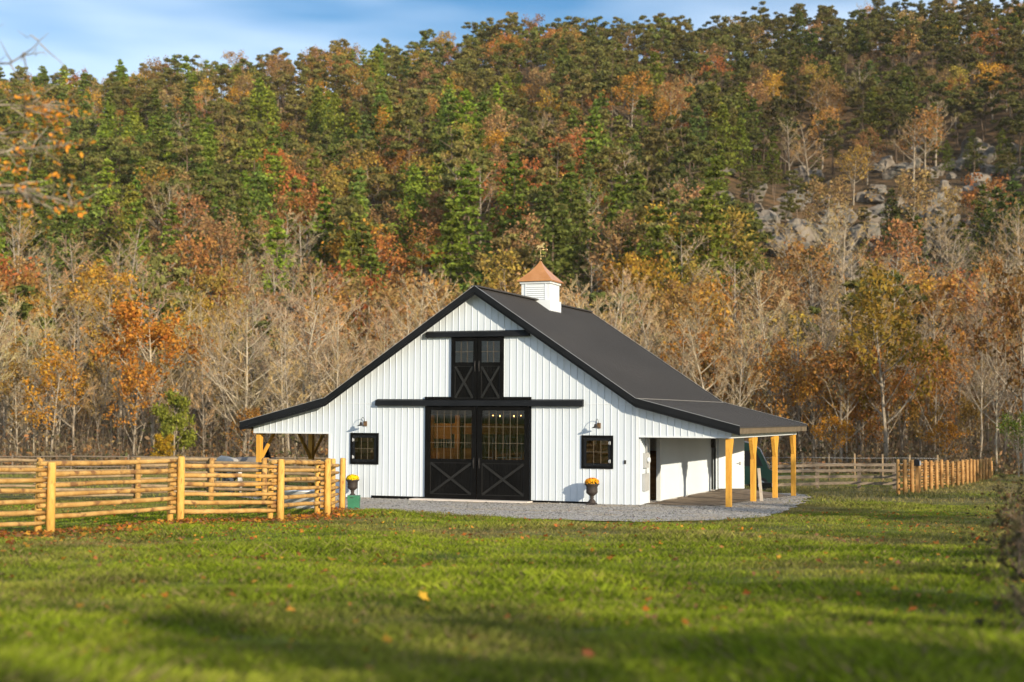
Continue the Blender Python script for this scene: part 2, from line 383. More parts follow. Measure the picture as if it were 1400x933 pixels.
siding('rear_wall', -BW, BW, lambda x: 0, lambda x: roof_z(x) - RT, [(-1.8, 1.8, -1, 3.0)], [-KX, 0, KX], plane=lambda x, dpt, z: (x, BL - dpt, z))
side_top = lambda x: roof_z(BW) - RT
siding('side_wall', 0.1, BL - .1, lambda x: 0, side_top, [(1.2, 2.5, -1, 2.25), (9.95, 10.75, -1, 2.2)], [], pitch=.13, plane=lambda x, dpt, z: (BW - dpt, x, z), rib=.02)
siding('side_wall', 0.1, BL - .1, lambda x: 0, side_top, [(3, 4.2, -1, 2.2)], [], plane=lambda x, dpt, z: (-BW + dpt, x, z), rib=.012)
# horizontal lap where the upper and lower sheets meet, corner trims
t = MB()
for a, b_ in ((-KX + .05, -3.75), (3.75, KX - .05)): t = MB(); t.box((a, -.012, 3.16), (b_, -.001, 3.185)); t.build('wall_lap', M_trim_white, barn)
for s in (-1, 1):
    x = s * BW; t = MB()
    t.box((min(x, x - s * .1), -.018, .01), (max(x, x - s * .1), -.002, ZP + (0 if s < 0 else .9))); t.build('corner_trim', M_trim_white, barn)
t = MB(); t.box((-BX, -.014, ZP - .01), (-BW - .01, .104, ZP + .05)); t.build('wall_trim', M_trim_white, barn)
t = MB(); t.box((BW + .01, -.014, ZP - .01), (BX, .104, ZP + .05))
t.build('wall_trim', M_trim_white, barn)
t = MB()
t.box((-3.84, -.03, -.06), (-1.87, -.004, .075)); t.build('base_board', M_black, barn)
t = MB(); t.box((1.87, -.03, -.09), (3.96, -.004, .06))
t.build('base_board', M_black, barn)
t = MB(); t.box((-BW, .0, -.7), (BW, .25, -.004)); t.box((-BW, BL - .25, -.9), (BW, BL, -.004)); t.box((BW - .25, .26, -.8), (BW - .003, BL - .26, -.004)); t.box((-BW + .003, .26, -.9), (-BW + .25, BL - .26, -.004))
t.build('foundation', M_conc, barn)
t = MB(); t.box((-2.2, -.55, -.2), (1.95, -.05, .035)); t.build('door_sill', noisy('pale_concrete', (.62, .56, .50), (.54, .48, .43), scale=3, rough=.85), barn)
# roof: four pitched steel sheets with standing ribs
def roof_slab(name, xa, xb, s):
    mb = MB(); y0, y1 = -OV, BL + OV
    za, zb = roof_z(xa), roof_z(xb); xa, xb = s * xa, s * xb
    tk = .03
    top = [(xa, y0, za), (xb, y0, zb), (xb, y1, zb), (xa, y1, za)]
    if s < 0: top = top[::-1]
    bot = [(x, y, z - tk) for x, y, z in top]
    mb.add(top + bot, [(0, 1, 2, 3), (7, 6, 5, 4)] + [(i, i + 4, (i + 1) % 4 + 4, (i + 1) % 4) for i in range(4)])
    nrm = Vector((s * (za - zb), 0, abs(xb - xa))).normalized()
    y = y0 + .12
    while y < y1 - .05:
        p, q = Vector((xa, y, za)) + nrm * .008, Vector((xb, y, zb)) + nrm * .008
        mb.beam(p, q, .042, .034, nrm); y += .2286
    return mb.build(name, M_roof, barn)
for s in (-1, 1):
    roof_slab('roof', 0.0, KX, s); roof_slab('lean_to_roof', KX, EX, s)
# sheathing / soffit under the sheets
t = MB()
for s in (-1, 1):
    for xa, xb in ((.0, KX), (KX, EX - .05)):
        za, zb = roof_z(xa) - .032, roof_z(xb) - .032
        a = [(s * xa, -OV + .04, za), (s * xb, -OV + .04, zb), (s * xb, BL + OV - .04, zb), (s * xa, BL + OV - .04, za)]
        bq = [(x, y, z - .05) for x, y, z in a]
        t.add(a + bq, [(0, 1, 2, 3), (7, 6, 5, 4)] + [(i, i + 4, (i + 1) % 4 + 4, (i + 1) % 4) for i in range(4)])
t.build('soffit', M_soffit, barn)
for y, o in ((-OV - .012, -1), (BL + OV + .012, 1)):
    for s in (-1, 1):
        t = MB()
        for xa, xb in ((0, KX), (KX, EX + .01)):
            za, zb = roof_z(xa), roof_z(xb)
            for (dz0, dz1, yo) in ((.035, -.17, 0), (-.171, -.25, -o * .03)):
                a0, a1 = y + yo - .014, y + yo + .014
                vs = [(s * x, yy, z + dz) for yy in (a0, a1) for x, z, dz in ((xa, za, dz0), (xb, zb, dz0), (xb, zb, dz1), (xa, za, dz1))]
                t.add(vs, [(0, 1, 2, 3), (7, 6, 5, 4)] + [(i, i + 4, (i + 1) % 4 + 4, (i + 1) % 4) for i in range(4)])
        t.build('rake_fascia', M_black_steel, barn)
t = MB()
for s in (-1, 1):
    for xa, xb in ((0, KX), (KX, EX)):
        for y in (-OV - .02, BL + OV + .02):
            nrm = Vector((s * (roof_z(xa) - roof_z(xb)), 0, xb - xa)).normalized()
            t.beam(Vector((s * xa, y, roof_z(xa))) + nrm * .045, Vector((s * xb, y, roof_z(xb))) + nrm * .045, .018, .012, nrm)
    t.beam(Vector((s * KX, -OV, HK + .03)), Vector((s * KX, BL + OV, HK + .03)), .07, .02)
t.build('roof_flashing', M_flash, barn)
t = MB(); t.beam((0, -OV, HP + .03), (0, BL + OV, HP + .03), .26, .05); t.build('ridge_cap', M_roof, barn)
M_eave = noisy('eave_shade_brown', (.11, .085, .055), (.15, .115, .075), scale=3, rough=.85)  # dark brown strip standing in for the shaded rafter undersides at the eave
for s in (-1, 1):
    t = MB(); t.box((min(s * (EX - .06), s * (EX - .02)), -OV + .05, HE - .21), (max(s * (EX - .06), s * (EX - .02)), BL + OV - .05, HE - .035))
    t.build('eave_shade_strip', M_eave, barn)
# rafters under the lean-to roofs, eave beams, timber posts with knee braces
M_rafter = noisy('rafter_wood', (.30, .22, .13), (.38, .28, .17), scale=3, rough=.85)
t = MB()
for s in (-1, 1):
    y = .5
    while y < BL:
        t.beam((s * (BW + .03), y, roof_z(BW) - .17), (s * (EX - .1), y, roof_z(EX - .1) - .17), .045, .17); y += .61
t.build('rafter', M_rafter, barn)
for s in (-1, 1):
    t = MB(); t.box((min(s * 8.22, s * 8.42), .12, ZP - .012), (max(s * 8.22, s * 8.42), BL, ZP + .16)); t.build('eave_beam', M_trim_white, barn)
    for i, y in enumerate((.2, 3.95, 7.8, 11.55)):
        x = s * 8.31; g = gxy(x, y)
        t = MB(); t.beam((x, y, g - .3), (x, y, ZP - .02), .19, .16); p = t.build('porch_post', M_post, barn)
        for sy in (-1, 1):
            if (i == 0 and sy < 0) or (i == 3 and sy > 0): continue
            t = MB()
            if s < 0: t.beam((x, y + sy * .06, ZP - .95), (x, y + sy * 1.0, ZP - .02), .05, .14)
            else:
                vs = [(x + a, y + sy * e, z) for a in (-.06, .06) for e, z in ((.085, ZP - .025), (.44, ZP - .025), (.44, ZP - .12), (.085, ZP - .78))]
                t.add(vs, [(0, 1, 2, 3), (7, 6, 5, 4), (0, 4, 5, 1), (1, 5, 6, 2), (2, 6, 7, 3), (3, 7, 4, 0)])
            t.build('knee_brace', M_post, p)
# sliding doors ---------------------------------------------------------------
def door_leaf(name, x0, x1, z0, z1, y, zs, cols, rows, hx, stile=.17, trim=.15, label=None):
    """framed leaf: glass above zs, cross-braced panel below"""
    d = MB(); f0, f1 = y - .05, y
    d.box((x0, f0, z0), (x0 + stile, f1, z1)); d.box((x1 - stile, f0, z0), (x1, f1, z1))
    for a, b_ in ((z0, z0 + trim), (z1 - trim, z1), (zs - .09, zs + .03)): d.box((x0 + stile, f0, a), (x1 - stile, f1, b_))
    o = d.build(name, M_black, barn)
    if label: o['label'] = label
    p = MB(); a0, a1, b0, b1 = x0 + stile, x1 - stile, z0 + trim, zs - .09
    nb = max(4, round((a1 - a0) / .14))
    for k in range(nb):
        xa = a0 + (a1 - a0) * k / nb; xb = a0 + (a1 - a0) * (k + 1) / nb
        p.box((xa + .003, y - .02, b0), (xb - .003, y - .002, b1))
    p.box((a0, y - .012, b0), (a1, y - .004, b1))
    p.build('door_panel', M_black, o)
    c = MB(); w = .075
    c.beam((a0 + .02, y - .038, b1 - .02), (a1 - .02, y - .038, b0 + .02), w, .034, (0, 1, 0)); c.beam((a0 + .02, y - .036, b0 + .02), (a1 - .02, y - .036, b1 - .02), w, .033, (0, 1, 0))
    c.build('cross_brace', M_brace, o)
    e = MB()
    for q in ((a0, y - .035, b0, a0 + .02, b1), (a1 - .02, y - .035, b0, a1, b1)): e.box((q[0], q[1], q[2]), (q[3], y - .021, q[4]))
    e.box((a0 + .021, y - .035, b0), (a1 - .021, y - .021, b0 + .02)); e.box((a0 + .021, y - .035, b1 - .02), (a1 - .021, y - .021, b1))
    e.build('panel_moulding', M_brace, o)
    g0, g1 = zs + .03, z1 - trim
    g = MB(); g.box((a0, y - .026, g0), (a1, y - .020, g1)); g.build('pane', M_glass, o)
    u = MB()
    for k in range(1, cols): x = a0 + (a1 - a0) * k / cols; u.box((x - .007, y - .036, g0), (x + .007, y - .0265, g1))
    for k in range(1, rows): z = g0 + (g1 - g0) * k / rows; u.box((a0, y - .037, z - .007), (a1, y - .0275, z + .007))
    u.build('glazing_bar', M_bar, o)
    h = MB(); hz_ = zs - .22
    h.tube([(hx, y - .05, hz_), (hx, y - .10, hz_ + .02), (hx, y - .10, hz_ + .23), (hx, y - .05, hz_ + .25)], .012, 6); h.box((hx - .022, y - .058, hz_ - .05), (hx + .022, y - .0505, hz_ + .30))
    h.build('handle', M_dark, o)
    return o
door_leaf('sliding_door', -DOORX, -.012, .03, 3.1, -.035, 1.32, 6, 3, -.10)
door_leaf('sliding_door', .012, DOORX, .03, 3.1, -.035, 1.32, 6, 3, .10)
door_leaf('loft_door', -.929, -.008, 3.215, 5.36, -.035, 4.50, 3, 2, -.075, .13, .13)
door_leaf('loft_door', .008, .929, 3.215, 5.36, -.035, 4.50, 3, 2, .075, .13, .13)
def track(name, hw, z0, z1, dy):
    t = MB(); vs = []
    for x in (-hw, hw): vs += [(x, -.004, z0), (x, -.004, z1 + .03), (x, -dy, z1 - .02), (x, -dy - .02, z0 + .01), (x, -dy, z0)]
    t.add(vs, [(4, 3, 2, 1, 0), (5, 6, 7, 8, 9)] + [(i, (i + 1) % 5, (i + 1) % 5 + 5, i + 5) for i in range(5)])
    return t.build(name, M_black_steel, barn)
track('door_track', 3.67, 3.09, 3.29, .15); track('loft_track', 1.83, 5.365, 5.55, .15)
t = MB(); t.box((-1.88, -.075, 3.305), (-.94, -.006, 3.395)); t.build('loft_guide_rail', M_black, barn)
t = MB(); t.box((.94, -.075, 3.305), (1.88, -.006, 3.395)); t.build('loft_guide_rail', M_black, barn)
t = MB()
for x in (-1.86, 1.86): t.box((x - .022, -.03, .0), (x + .022, -.003, 3.085))
t.build('door_jamb', M_black, barn)
w = MB(); w.box((5.01, -.035, 1.28), (5.07, -.003, 1.40)); w.build('wall_socket', M_dark, barn)
# windows
for s in (-1, 1):
    a, b_ = (-WO, -WI) if s < 0 else (WI, WO)
    w = MB(); fw = .075
    def ring(mb, x0, x1, z0, z1, fw, y0, y1):
        mb.box((x0, y0, z0), (x0 + fw, y1, z1)); mb.box((x1 - fw, y0, z0), (x1, y1, z1)); mb.box((x0 + fw, y0, z0), (x1 - fw, y1, z0 + fw)); mb.box((x0 + fw, y0, z1 - fw), (x1 - fw, y1, z1))
    ring(w, a, b_, WZ0, WZ1, fw, -.045, .02); o = w.build('window', M_black, barn)
    w = MB(); ring(w, a + fw, b_ - fw, WZ0 + fw, WZ1 - fw, .09, -.03, .0); w.build('sash', M_black_steel, o)
    i0, i1, j0, j1 = a + fw + .09, b_ - fw - .09, WZ0 + fw + .09, WZ1 - fw - .09
    w = MB(); w.box((i0, -.012, j0), (i1, -.007, j1)); w.build('pane', M_glass, o)
    w = MB()
    for k in (1, 2): x = i0 + (i1 - i0) * k / 3; w.box((x - .008, -.022, j0), (x + .008, -.0125, j1))
    z = (j0 + j1) / 2; w.box((i0, -.024, z - .008), (i1, -.0135, z + .008)); w.build('glazing_bar', M_bar, o)
    w = MB(); hx = a + fw + .02 if s < 0 else b_ - fw - .02
    for z in (WZ0 + .24, WZ1 - .24): w.tube([(hx, -.05, z - .06), (hx, -.05, z + .06)], .014, 6); w.box((hx - .02, -.046, z - .04), (hx + .05 * (1 if s < 0 else -1), -.031, z + .04)) if s < 0 else w.box((hx - .05, -.046, z - .04), (hx + .02, -.031, z + .04))
    w.build('hinge', M_grey, o)
    # gooseneck barn lamp above the window
    x = a + .52 if s < 0 else a + .55; zl = 2.42
    L = MB(); L.box((x - .03, -.04, zl - .02), (x + .09, -.003, zl + .15)); o = L.build('wall_lamp', noisy('lamp_box', (.12, .07, .035), (.16, .10, .05), scale=8, rough=.6), barn)
    sl_ = .74
    arc = [(x + .02, -.05, zl + .1)] + [(x + .02, -.06 - .19 * (1 - math.cos(k * math.pi / 8)) , zl + .12 + .22 * math.sin(k * math.pi / 8)) for k in range(1, 8)] + [(x + .02, -.44, zl + .08)]
    L = MB(); L.tube(arc, .012, 6); L.v = [(x + .02 + (a_ - x - .02) * sl_, b2 * sl_, zl + .1 + (c_ - zl - .1) * sl_) for a_, b2, c_ in L.v]; L.build('gooseneck', M_dark, o)
    L = MB(); L.lathe([(.025, .16), (.06, .13), (.07, .06), (.10, .03), (.19, -.02), (.185, -.022), (.09, .02), (.04, .05)], 18, (x + .02, -.44, zl - .03)); L.v = [(x + .02 + (a_ - x - .02) * sl_, b2 * sl_, zl + .1 + (c_ - zl - .1) * sl_) for a_, b2, c_ in L.v]; L.build('lamp_shade', M_dark, o)
# cupola with copper roof and weathervane
cy, hw = 6.05, .545
zb0, zt = 6.72, 7.60
c = MB(); CU = .11
c.box((-hw, cy - hw, 6.2), (hw, cy + hw, 7.58 + CU)); o = c.build('cupola', M_trim_white, barn)
c = MB(); hb = hw + .055
c.box((-hb, cy - hb, 6.05), (hb, cy + hb, 7.0)); c.build('cupola_base', M_trim_white, o)
c = MB(); c.box((-hw - .05, cy - hw - .05, 7.50 + CU), (hw + .05, cy + hw + .05, 7.581 + CU)); c.build('cupola_cornice', M_trim_white, o)
for (ax, sg) in (('y', -1), ('y', 1), ('x', 1), ('x', -1)):
    c = MB()
    for k in range(7):
        z = 7.05 + k * .075
        if ax == 'y': q = [(-.36, cy + sg * (hw + .012), z), (.36, cy + sg * (hw + .012), z)]; u = (0, sg * -.35, 1)
        else: q = [(sg * (hw + .012), cy - .36, z), (sg * (hw + .012), cy + .36, z)]; u = (sg * -.35, 0, 1)
        if ax == 'y': c.beam(q[0], q[1], .012, .055, u)
    fr = .035
    if ax == 'y':
        y = cy + sg * (hw + .014)
        for xa in (-.40, .365): c.box((xa, min(y, y - sg * .0) - .012, 7.01), (xa + fr, y + .012, 7.60))
    c.build('louvre', M_trim_white, o)
c = MB(); N = 10; H, B = .90, hw + .13
prof = [(B * (1 - .0) , 0), (B, .025)] + [(max(.035, B * ((1 - k / N) ** 1.35) * (1 - .0 * k)), .025 + H * (k / N)) for k in range(1, N + 1)]
prof = [(B, 0), (B, .03)] + [(.03 + (B - .03) * (1 - k / N) ** 1.3, .03 + .76 * (k / N)) for k in range(1, N + 1)]
i0 = len(c.v)
for r, z in prof: c.v += [(sx * r, cy + sy * r, 7.582 + CU + z) for sx, sy in ((-1, -1), (1, -1), (1, 1), (-1, 1))]
for i in range(len(prof) - 1):
    for k in range(4): a, b_ = i0 + i * 4 + k, i0 + i * 4 + (k + 1) % 4; c.f.append((a, b_, b_ + 4, a + 4)); c.m.append(0); c.sm.append(False)
c.f.append((i0, i0 + 3, i0 + 2, i0 + 1)); c.m.append(0); c.sm.append(False)
c.build('cupola_roof', M_copper, o)
wv = MB(); zt = 8.37
wv.tube([(0, cy, zt - .05), (0, cy, zt + .72)], .014, 6); wv.lathe([(.0, 0), (.05, .03), (.05, .07), (.0, .10)], 12, (0, cy, zt + .06)); wv.lathe([(.0, 0), (.035, .02), (.035, .05), (.0, .07)], 12, (0, cy, zt + .44))
for k in range(2):
    dx, dy = (math.cos(k * math.pi / 2 + .3) * .26, math.sin(k * math.pi / 2 + .3) * .26)
    wv.tube([(-dx, cy - dy, zt + .24), (dx, cy + dy, zt + .24)], .009, 6)
wv.tube([(-.30, cy - .1, zt + .52), (.32, cy + .1, zt + .52)], .012, 6)
wv.lathe([(0, 0), (.05, .05), (0, .1)], 8, (.34, cy + .105, zt + .47))
# running horse as one thick cut-out
hp = [(-.30, .10), (-.26, .20), (-.18, .22), (-.05, .20), (.06, .22), (.14, .34), (.20, .37), (.30, .30), (.28, .26), (.21, .27), (.17, .16), (.26, .08), (.22, .02), (.20, .05), (.10, .10), (-.06, .09), (-.14, .06), (-.24, -.02), (-.27, .01), (-.20, .09), (-.22, .13)]
cs, sn = math.cos(.3), math.sin(.3)
wv.add([(a * cs * .8 - e * sn, cy + a * sn * .8 + e * cs, zt + .54 + b_ * .8) for e in (-.008, .008) for a, b_ in hp], [tuple(range(len(hp))), tuple(reversed(range(len(hp), 2 * len(hp))))] + [(i, (i + 1) % len(hp), (i + 1) % len(hp) + len(hp), i + len(hp)) for i in range(len(hp))])
for k, ch in enumerate('ENWS'):
    a = k * math.pi / 2 + .3
    cu = bpy.data.curves.new('txt', 'FONT'); cu.body = ch; cu.size = .16; cu.extrude = .008; cu.align_x = 'CENTER'
    to = bpy.data.objects.new('txt', cu); col.objects.link(to)
    me = bpy.data.meshes.new_from_object(to.evaluated_get(bpy.context.evaluated_depsgraph_get()))
    T = Matrix.Translation((math.cos(a) * .29, cy + math.sin(a) * .29, zt + .19)) @ Matrix.Rotation(-.36, 4, 'Z') @ Matrix.Rotation(math.pi / 2, 4, 'X')
    wv.add([tuple(T @ v.co) for v in me.vertices], [tuple(p.vertices) for p in me.polygons])
    bpy.data.objects.remove(to); bpy.data.meshes.remove(me); bpy.data.curves.remove(cu)
ctr = (0, cy, 8.33); wv.v = [(a * .66, cy + (b_ - cy) * .66, 8.33 + CU + (c_ - 8.33) * .84) for a, b_, c_ in wv.v]
wv.build('weathervane', M_gold, o)
# fittings on the right side wall
w = MB(); w.box((BW + .014, .42, 1.15), (BW + .10, .86, 1.62)); o = w.build('meter_box', M_grey, barn)
w = MB(); w.tube([(BW + .10, .62, 1.40), (BW + .19, .62, 1.40)], .09, 14); w.build('meter_dial', M_trim_white, o)
w = MB(); w.tube([(BW + .07, .64, 1.62), (BW + .07, .64, ZP + .3)], .03, 8); w.tube([(BW + .07, .64, 1.15), (BW + .07, .64, .95)], .025, 8); w.build('conduit', M_grey, o)
w = MB(); w.box((BW + .014, .36, .42), (BW + .09, .92, .97)); w.box((BW + .091, .44, .46), (BW + .097, .84, .93)); w.build('breaker_panel', M_grey, barn)
w = MB()
for y in (1.12, 2.5): w.box((BW - .11, y, 0), (BW + .03, y + .08, 2.33))
w.box((BW - .11, 1.2, 2.25), (BW + .03, 2.5, 2.33)); w.build('doorway_frame', M_trim_white, barn)
w = MB(); w.beam((BW + .06, 1.0, 2.30), (BW + .06, 3.6, 2.30), .05, .05); w.build('side_door_track', M_black, barn)
# black stall door slid back inside the near doorway, then its cross and bars
y0, y1 = 1.25, 2.45; X = BW - .6
w = MB()
for y in (y0, y1 - .1): w.box((X - .04, y, .05), (X, y + .1, 2.2))
for z in (.05, 1.05, 2.1): w.box((X - .04, y0 + .1, z), (X, y1 - .1, z + .1))
o = w.build('stall_door', M_black, barn)
w = MB(); w.box((X - .035, y0 + .1, .15), (X - .02, y1 - .1, 1.05)); w.build('door_panel', M_wood_dark, o)
w = MB(); w.beam((X - .005, y0 + .12, .17), (X - .005, y1 - .12, 1.03), .07, .02, (1, 0, 0)); w.beam((X - .004, y0 + .12, 1.03), (X - .004, y1 - .12, .17), .07, .02, (1, 0, 0)); w.build('cross_brace', M_black_steel, o)
w = MB()
for k in range(9): w.tube([(X - .02, y0 + .18 + k * .105, 1.15), (X - .02, y0 + .18 + k * .105, 2.1)], .012, 6)
w.build('stall_bar', M_dark, o)
# white hinged door standing open at the far end of the lean-to
w = MB(); a = Vector((5.53, 11.0, 0)); e = Vector((6.42, 11.52, 0)); 
w.beam(a + Vector((0, 0, 1.09)), e + Vector((0, 0, 1.09)), .05, 2.12)
o = w.build('hinged_door', M_white, barn); o['label'] = 'white hinged door standing open under the lean-to'
dv = (e - a).normalized(); nv = Vector((dv.y, -dv.x, 0))
w = MB(); p = a + dv * .86 + nv * .03 + Vector((0, 0, 1.0)); w.tube([p, p + nv * .05, p + nv * .06 - dv * .12], .014, 6); w.box(tuple(p - Vector((.03, .03, .06))), tuple(p + Vector((.03, .03, .06)))); w.build('handle', M_grey, o)
w = MB(); w.box((BW + .035, 9.82, 1.62), (BW + .17, 9.93, 1.95)); w.lathe([(.11, 0), (.08, .12), (.02, .17)], 12, (BW + .15, 9.88, 1.95)); w.build('wall_lamp', M_dark, barn)
# interior seen through the glass
w = MB(); w.box((-BW + .12, .12, -.02), (BW - .12, BL - .12, .004)); w.build('barn_floor', M_conc, barn)
w = MB(); w.box((-BW + .12, .12, 3.02), (BW - .12, BL - .12, 3.10))
for k in range(14): w.box((-BW + .13, .5 + k * .8, 2.80), (BW - .13, .6 + k * .8, 3.018))
w.build('ceiling', M_wood_dark, barn)
w = MB()
for s in (-1, 1):
    y_ = 3.4 if s < 0 else .2
    w.box((s * 2.0 - .03, y_, .02), (s * 2.0 + .03, BL - .2, 1.25))
    for k in range(1 if s < 0 else 0, 5): w.box((s * 2.0 - .09, .25 + k * 2.75, .02), (s * 2.0 + .09, .43 + k * 2.75, 2.79))
    w.box((s * 2.0 - .05, y_ + .2, 2.3), (s * 2.0 + .05, BL - .5, 2.45))
    for k in range(1, 4): w.box((min(s * 2.1, s * 5.3), .3 + k * 2.75, .02), (max(s * 2.1, s * 5.3), .36 + k * 2.75, 1.5))
w.build('stall_wall', M_wood_in, barn)
w = MB()
for s in (-1, 1):
    for k in range(0 if s > 0 else 21, 70): w.tube([(s * 2.0, .5 + k * .155, 1.25), (s * 2.0, .5 + k * .155, 2.3)], .012, 5, False)
w.build('stall_grille', M_grey, barn)
w = MB(); w.box((-BW + .12, .115, .02), (-DOORX - .1, .16, WZ0 - .1)); w.box((DOORX + .1, .115, .02), (BW - .12, .16, WZ0 - .1))
w.build('wall_lining', M_wood_in, barn)
for s in (-1, 1):
    w = MB()
    for k in range(6): w.box((min(s * 3.3, s * 5.3), .40, .15 + k * .37), (max(s * 3.3, s * 5.3), .45, .15 + k * .37 + .24))
    for x in (3.45, 4.0, 4.55): w.box((s * x - .05, .455, .02), (s * x + .05, .55, 2.8))
    w.build('stall_boarding', M_wood_in, barn)
w = MB(); w.box((-3.6, 3.2, .03), (-1.3, 3.26, 1.62)); w.box((-3.6, 3.2, 2.12), (1.6, 3.28, 2.5)); w.box((-1.5, 3.1, .03), (-1.3, 3.3, 2.79)); w.box((-3.2, 3.12, .03), (-3.0, 3.3, 2.79)); w.box((-2.95, 3.14, 1.95), (-2.3, 3.19, 2.5)); w.build('aisle_wall', M_wood_in, barn)
w = MB()
for k in range(16): w.tube([(-2.9 + k * .1, 3.22, 1.62), (-2.9 + k * .1, 3.22, 2.12)], .012, 5, False)
w.build('stall_grille', M_grey, barn)
for x in (-1.15, -.62, -.09):
    w = MB(); ring(w, x, x + .46, .1, 2.05, .03, 3.15, 3.2); w.box((x + .03, 3.16, 1.30), (x + .43, 3.19, 1.34)); w.tube([(x + .1 + .26 * k / 10, 3.15, 1.95 - .5 * math.sin(math.pi * k / 10)) for k in range(11)], .012, 6); w.build('tack_door', M_grey, barn)
sl = thing('string_lights', 'string of small warm bulbs hanging inside behind the right hand sliding door', 'string lights', (0, 0, 0))
w = MB(); pts = [(-.1 + 2.0 * k / 24, 1.2, 2.92 - .12 * abs(math.sin(k * math.pi / 8))) for k in range(25)]; w.tube(pts, .006, 4); w.build('wire', M_dark, sl)
for k in range(8):
    x, y, z = pts[2 + k * 3]
    w = MB(); w.lathe([(0, -.07), (.018, -.055), (.019, -.035), (.009, -.015), (.009, 0)], 8, (x, y, z)); w.build('bulb', M_bulb, sl)
ll = bpy.data.lights.new('aisle_fill_light', 'POINT'); ll.energy = 15; ll.color = (1, .6, .25); ll.shadow_soft_size = .3  # unseen warm fill added for the aisle wall, apart from the bulbs
lo = bpy.data.objects.new('aisle_fill_light', ll); col.objects.link(lo); lo.location = (-2.35, 2.2, 2.3); lo.parent = sl
# ------------------------------------------------------------------ log corral fences: pairs of posts with staggered rails laid between them
def log_rail(p, q, r, rr, n=7):
    mb = MB(); p, q = Vector(p), Vector(q); k = 9; pts = []; rad = []
    d = (q - p); sag = rr.uniform(-.02, .02)
    for i in range(k):
        t = i / (k - 1)
        pts.append(p + d * t + Vector((rr.uniform(-.006, .006), rr.uniform(-.006, .006), sag * math.sin(math.pi * t) + rr.uniform(-.008, .008))))
        rad.append(r * (1.05 - .12 * t + rr.uniform(-.05, .05)) * (.80 if i in (0, k - 1) else 1))
    mb.tube(pts, rad, n); return mb
def log_fence(label, posts, H, nr, m_rail, m_post, seed, first=0, cat='fence', rr_=.052, double=True, group=None, sides=None):
    rr = random.Random(seed)
    c = sum(posts, Vector()) / len(posts)
    f = thing('log_fence', label, cat, posts[0][:], 0, group); inv = -posts[0]
    for i, p in enumerate(posts):
        a = posts[min(i + 1, len(posts) - 1)] - posts[max(i - 1, 0)]; a.z = 0; a.normalize(); nrm = Vector((-a.y, a.x, 0))
        if nrm.dot(Vector((CAM.x - p.x, CAM.y - p.y, 0))) < 0: nrm = -nrm
        for s in ((1, -1) if double else (1,)):
            b0 = p + nrm * .135 * s + a * (.03 * s) + inv; h = H * (1 + rr.uniform(-.015, .03)) * (1 if s > 0 else .985)
            tilt = Vector((rr.uniform(-.02, .02), rr.uniform(-.02, .02), 0))
            mb = MB(); r = .088 if s > 0 else .075
            mb.tube([b0 - Vector((0, 0, .3)), b0 + tilt * .3 + Vector((0, 0, h * .4)), b0 + tilt * .8 + Vector((0, 0, h * .97)), b0 + tilt + Vector((0, 0, h))], [r * 1.04, r, r * .94, r * .8], 10)
            mb.build('post', m_post, f)
    for i in range(len(posts) - 1):
        p, q = posts[i], posts[i + 1]; d = (q - p); L = d.length; e = d / L
        for k in range(nr):
            z = H * (.125 + (k + (.5 if (i + first) % 2 else .0)) * .86 / nr + .04)
            if z > H * .97: continue
            a = p + inv - e * .16 + Vector((0, 0, z + rr.uniform(-.02, .02))); b = q + inv + e * .16 + Vector((0, 0, z + rr.uniform(-.02, .02)))
            log_rail(a, b, rr_ * rr.uniform(.88, 1.12), rr).build('rail', m_rail, f)
    return f
M_post_log = noisy('yellow_log_post', (.56, .30, .06), (.64, .38, .10), scale=4, rough=.75, stretch=(3, 3, .7), c3=(.32, .15, .035), scale3=7, lo3=.58, hi3=.7, bump=.3, bscale=16)
fp = [at(-150, 26), at(65, 30), at(243, 34), at(379, 36), at(443, 39), at(463.5, 43)]
log_fence('front run of the yellow peeled log corral fence, ending beside the green box', fp, 1.5, 6, M_rail, M_post_log, 3)
bp_ = [at(-90, 45), at(57, 45.5), at(190, 46.5), at(291, 47), at(366, 46.5), at(452, 45.5)]
log_fence('browner rear run of the log corral fence behind the front run', bp_, 1.42, 6, M_rail_brown, M_rail, 5, 1)  # rear rails browner than the front ones: their shade put into the colour
# the long corral fence running away on the right, almost end on
def d_ground(ypx):
    lo, hi = 20., 160.
    for _ in range(50):
        m_ = (lo + hi) / 2
        if (2.8045 - float(np.interp(m_, GD, GZ))) / m_ * 2000 + 566 > ypx: lo = m_
        else: hi = m_
    return lo
ends = [at(1232, d_ground(671)), at(1283, d_ground(664)), at(1318, d_ground(657)), at(1352, d_ground(648))]
pts = []
for a, b_ in zip(ends[:-1], ends[1:]):
    k = max(1, round((b_ - a).length / 2.6))
    pts += [a + (b_ - a) * (j / k) for j in range(k)]
pts.append(ends[-1])
pts = [Vector((p.x, p.y, gxy(p.x, p.y))) for p in pts]
M_rail_far = noisy('orange_lit_log', (.30, .155, .05), (.42, .24, .09), scale=4, rough=.8)
log_fence('long orange log fence running away towards the woods right of the barn', pts, 1.45, 5, M_rail_far, M_rail_far, 9)
mbx = thing('mailbox', 'small dark box with a white end on a post of the long log fence', 'box', at(1253, d_ground(669)))
w = MB(); w.box((-.06, -.06, -.3), (.06, .06, 1.25)); w.build('post', M_rail_far, mbx)
w = MB(); pr = [(-.13, 1.25), (.13, 1.25), (.13, 1.45), (.08, 1.53), (0, 1.56), (-.08, 1.53), (-.13, 1.45)]
w.add([(a, y, z) for y in (-.25, .25) for a, z in pr], [tuple(range(7)), tuple(reversed(range(7, 14)))] + [(i, (i + 1) % 7, (i + 1) % 7 + 7, i + 7) for i in range(7)]); w.build('box', M_dark, mbx)
w = MB(); w.box((.131, -.24, 1.28), (.15, .24, 1.46)); w.build('side_plate', M_trim_white, mbx)
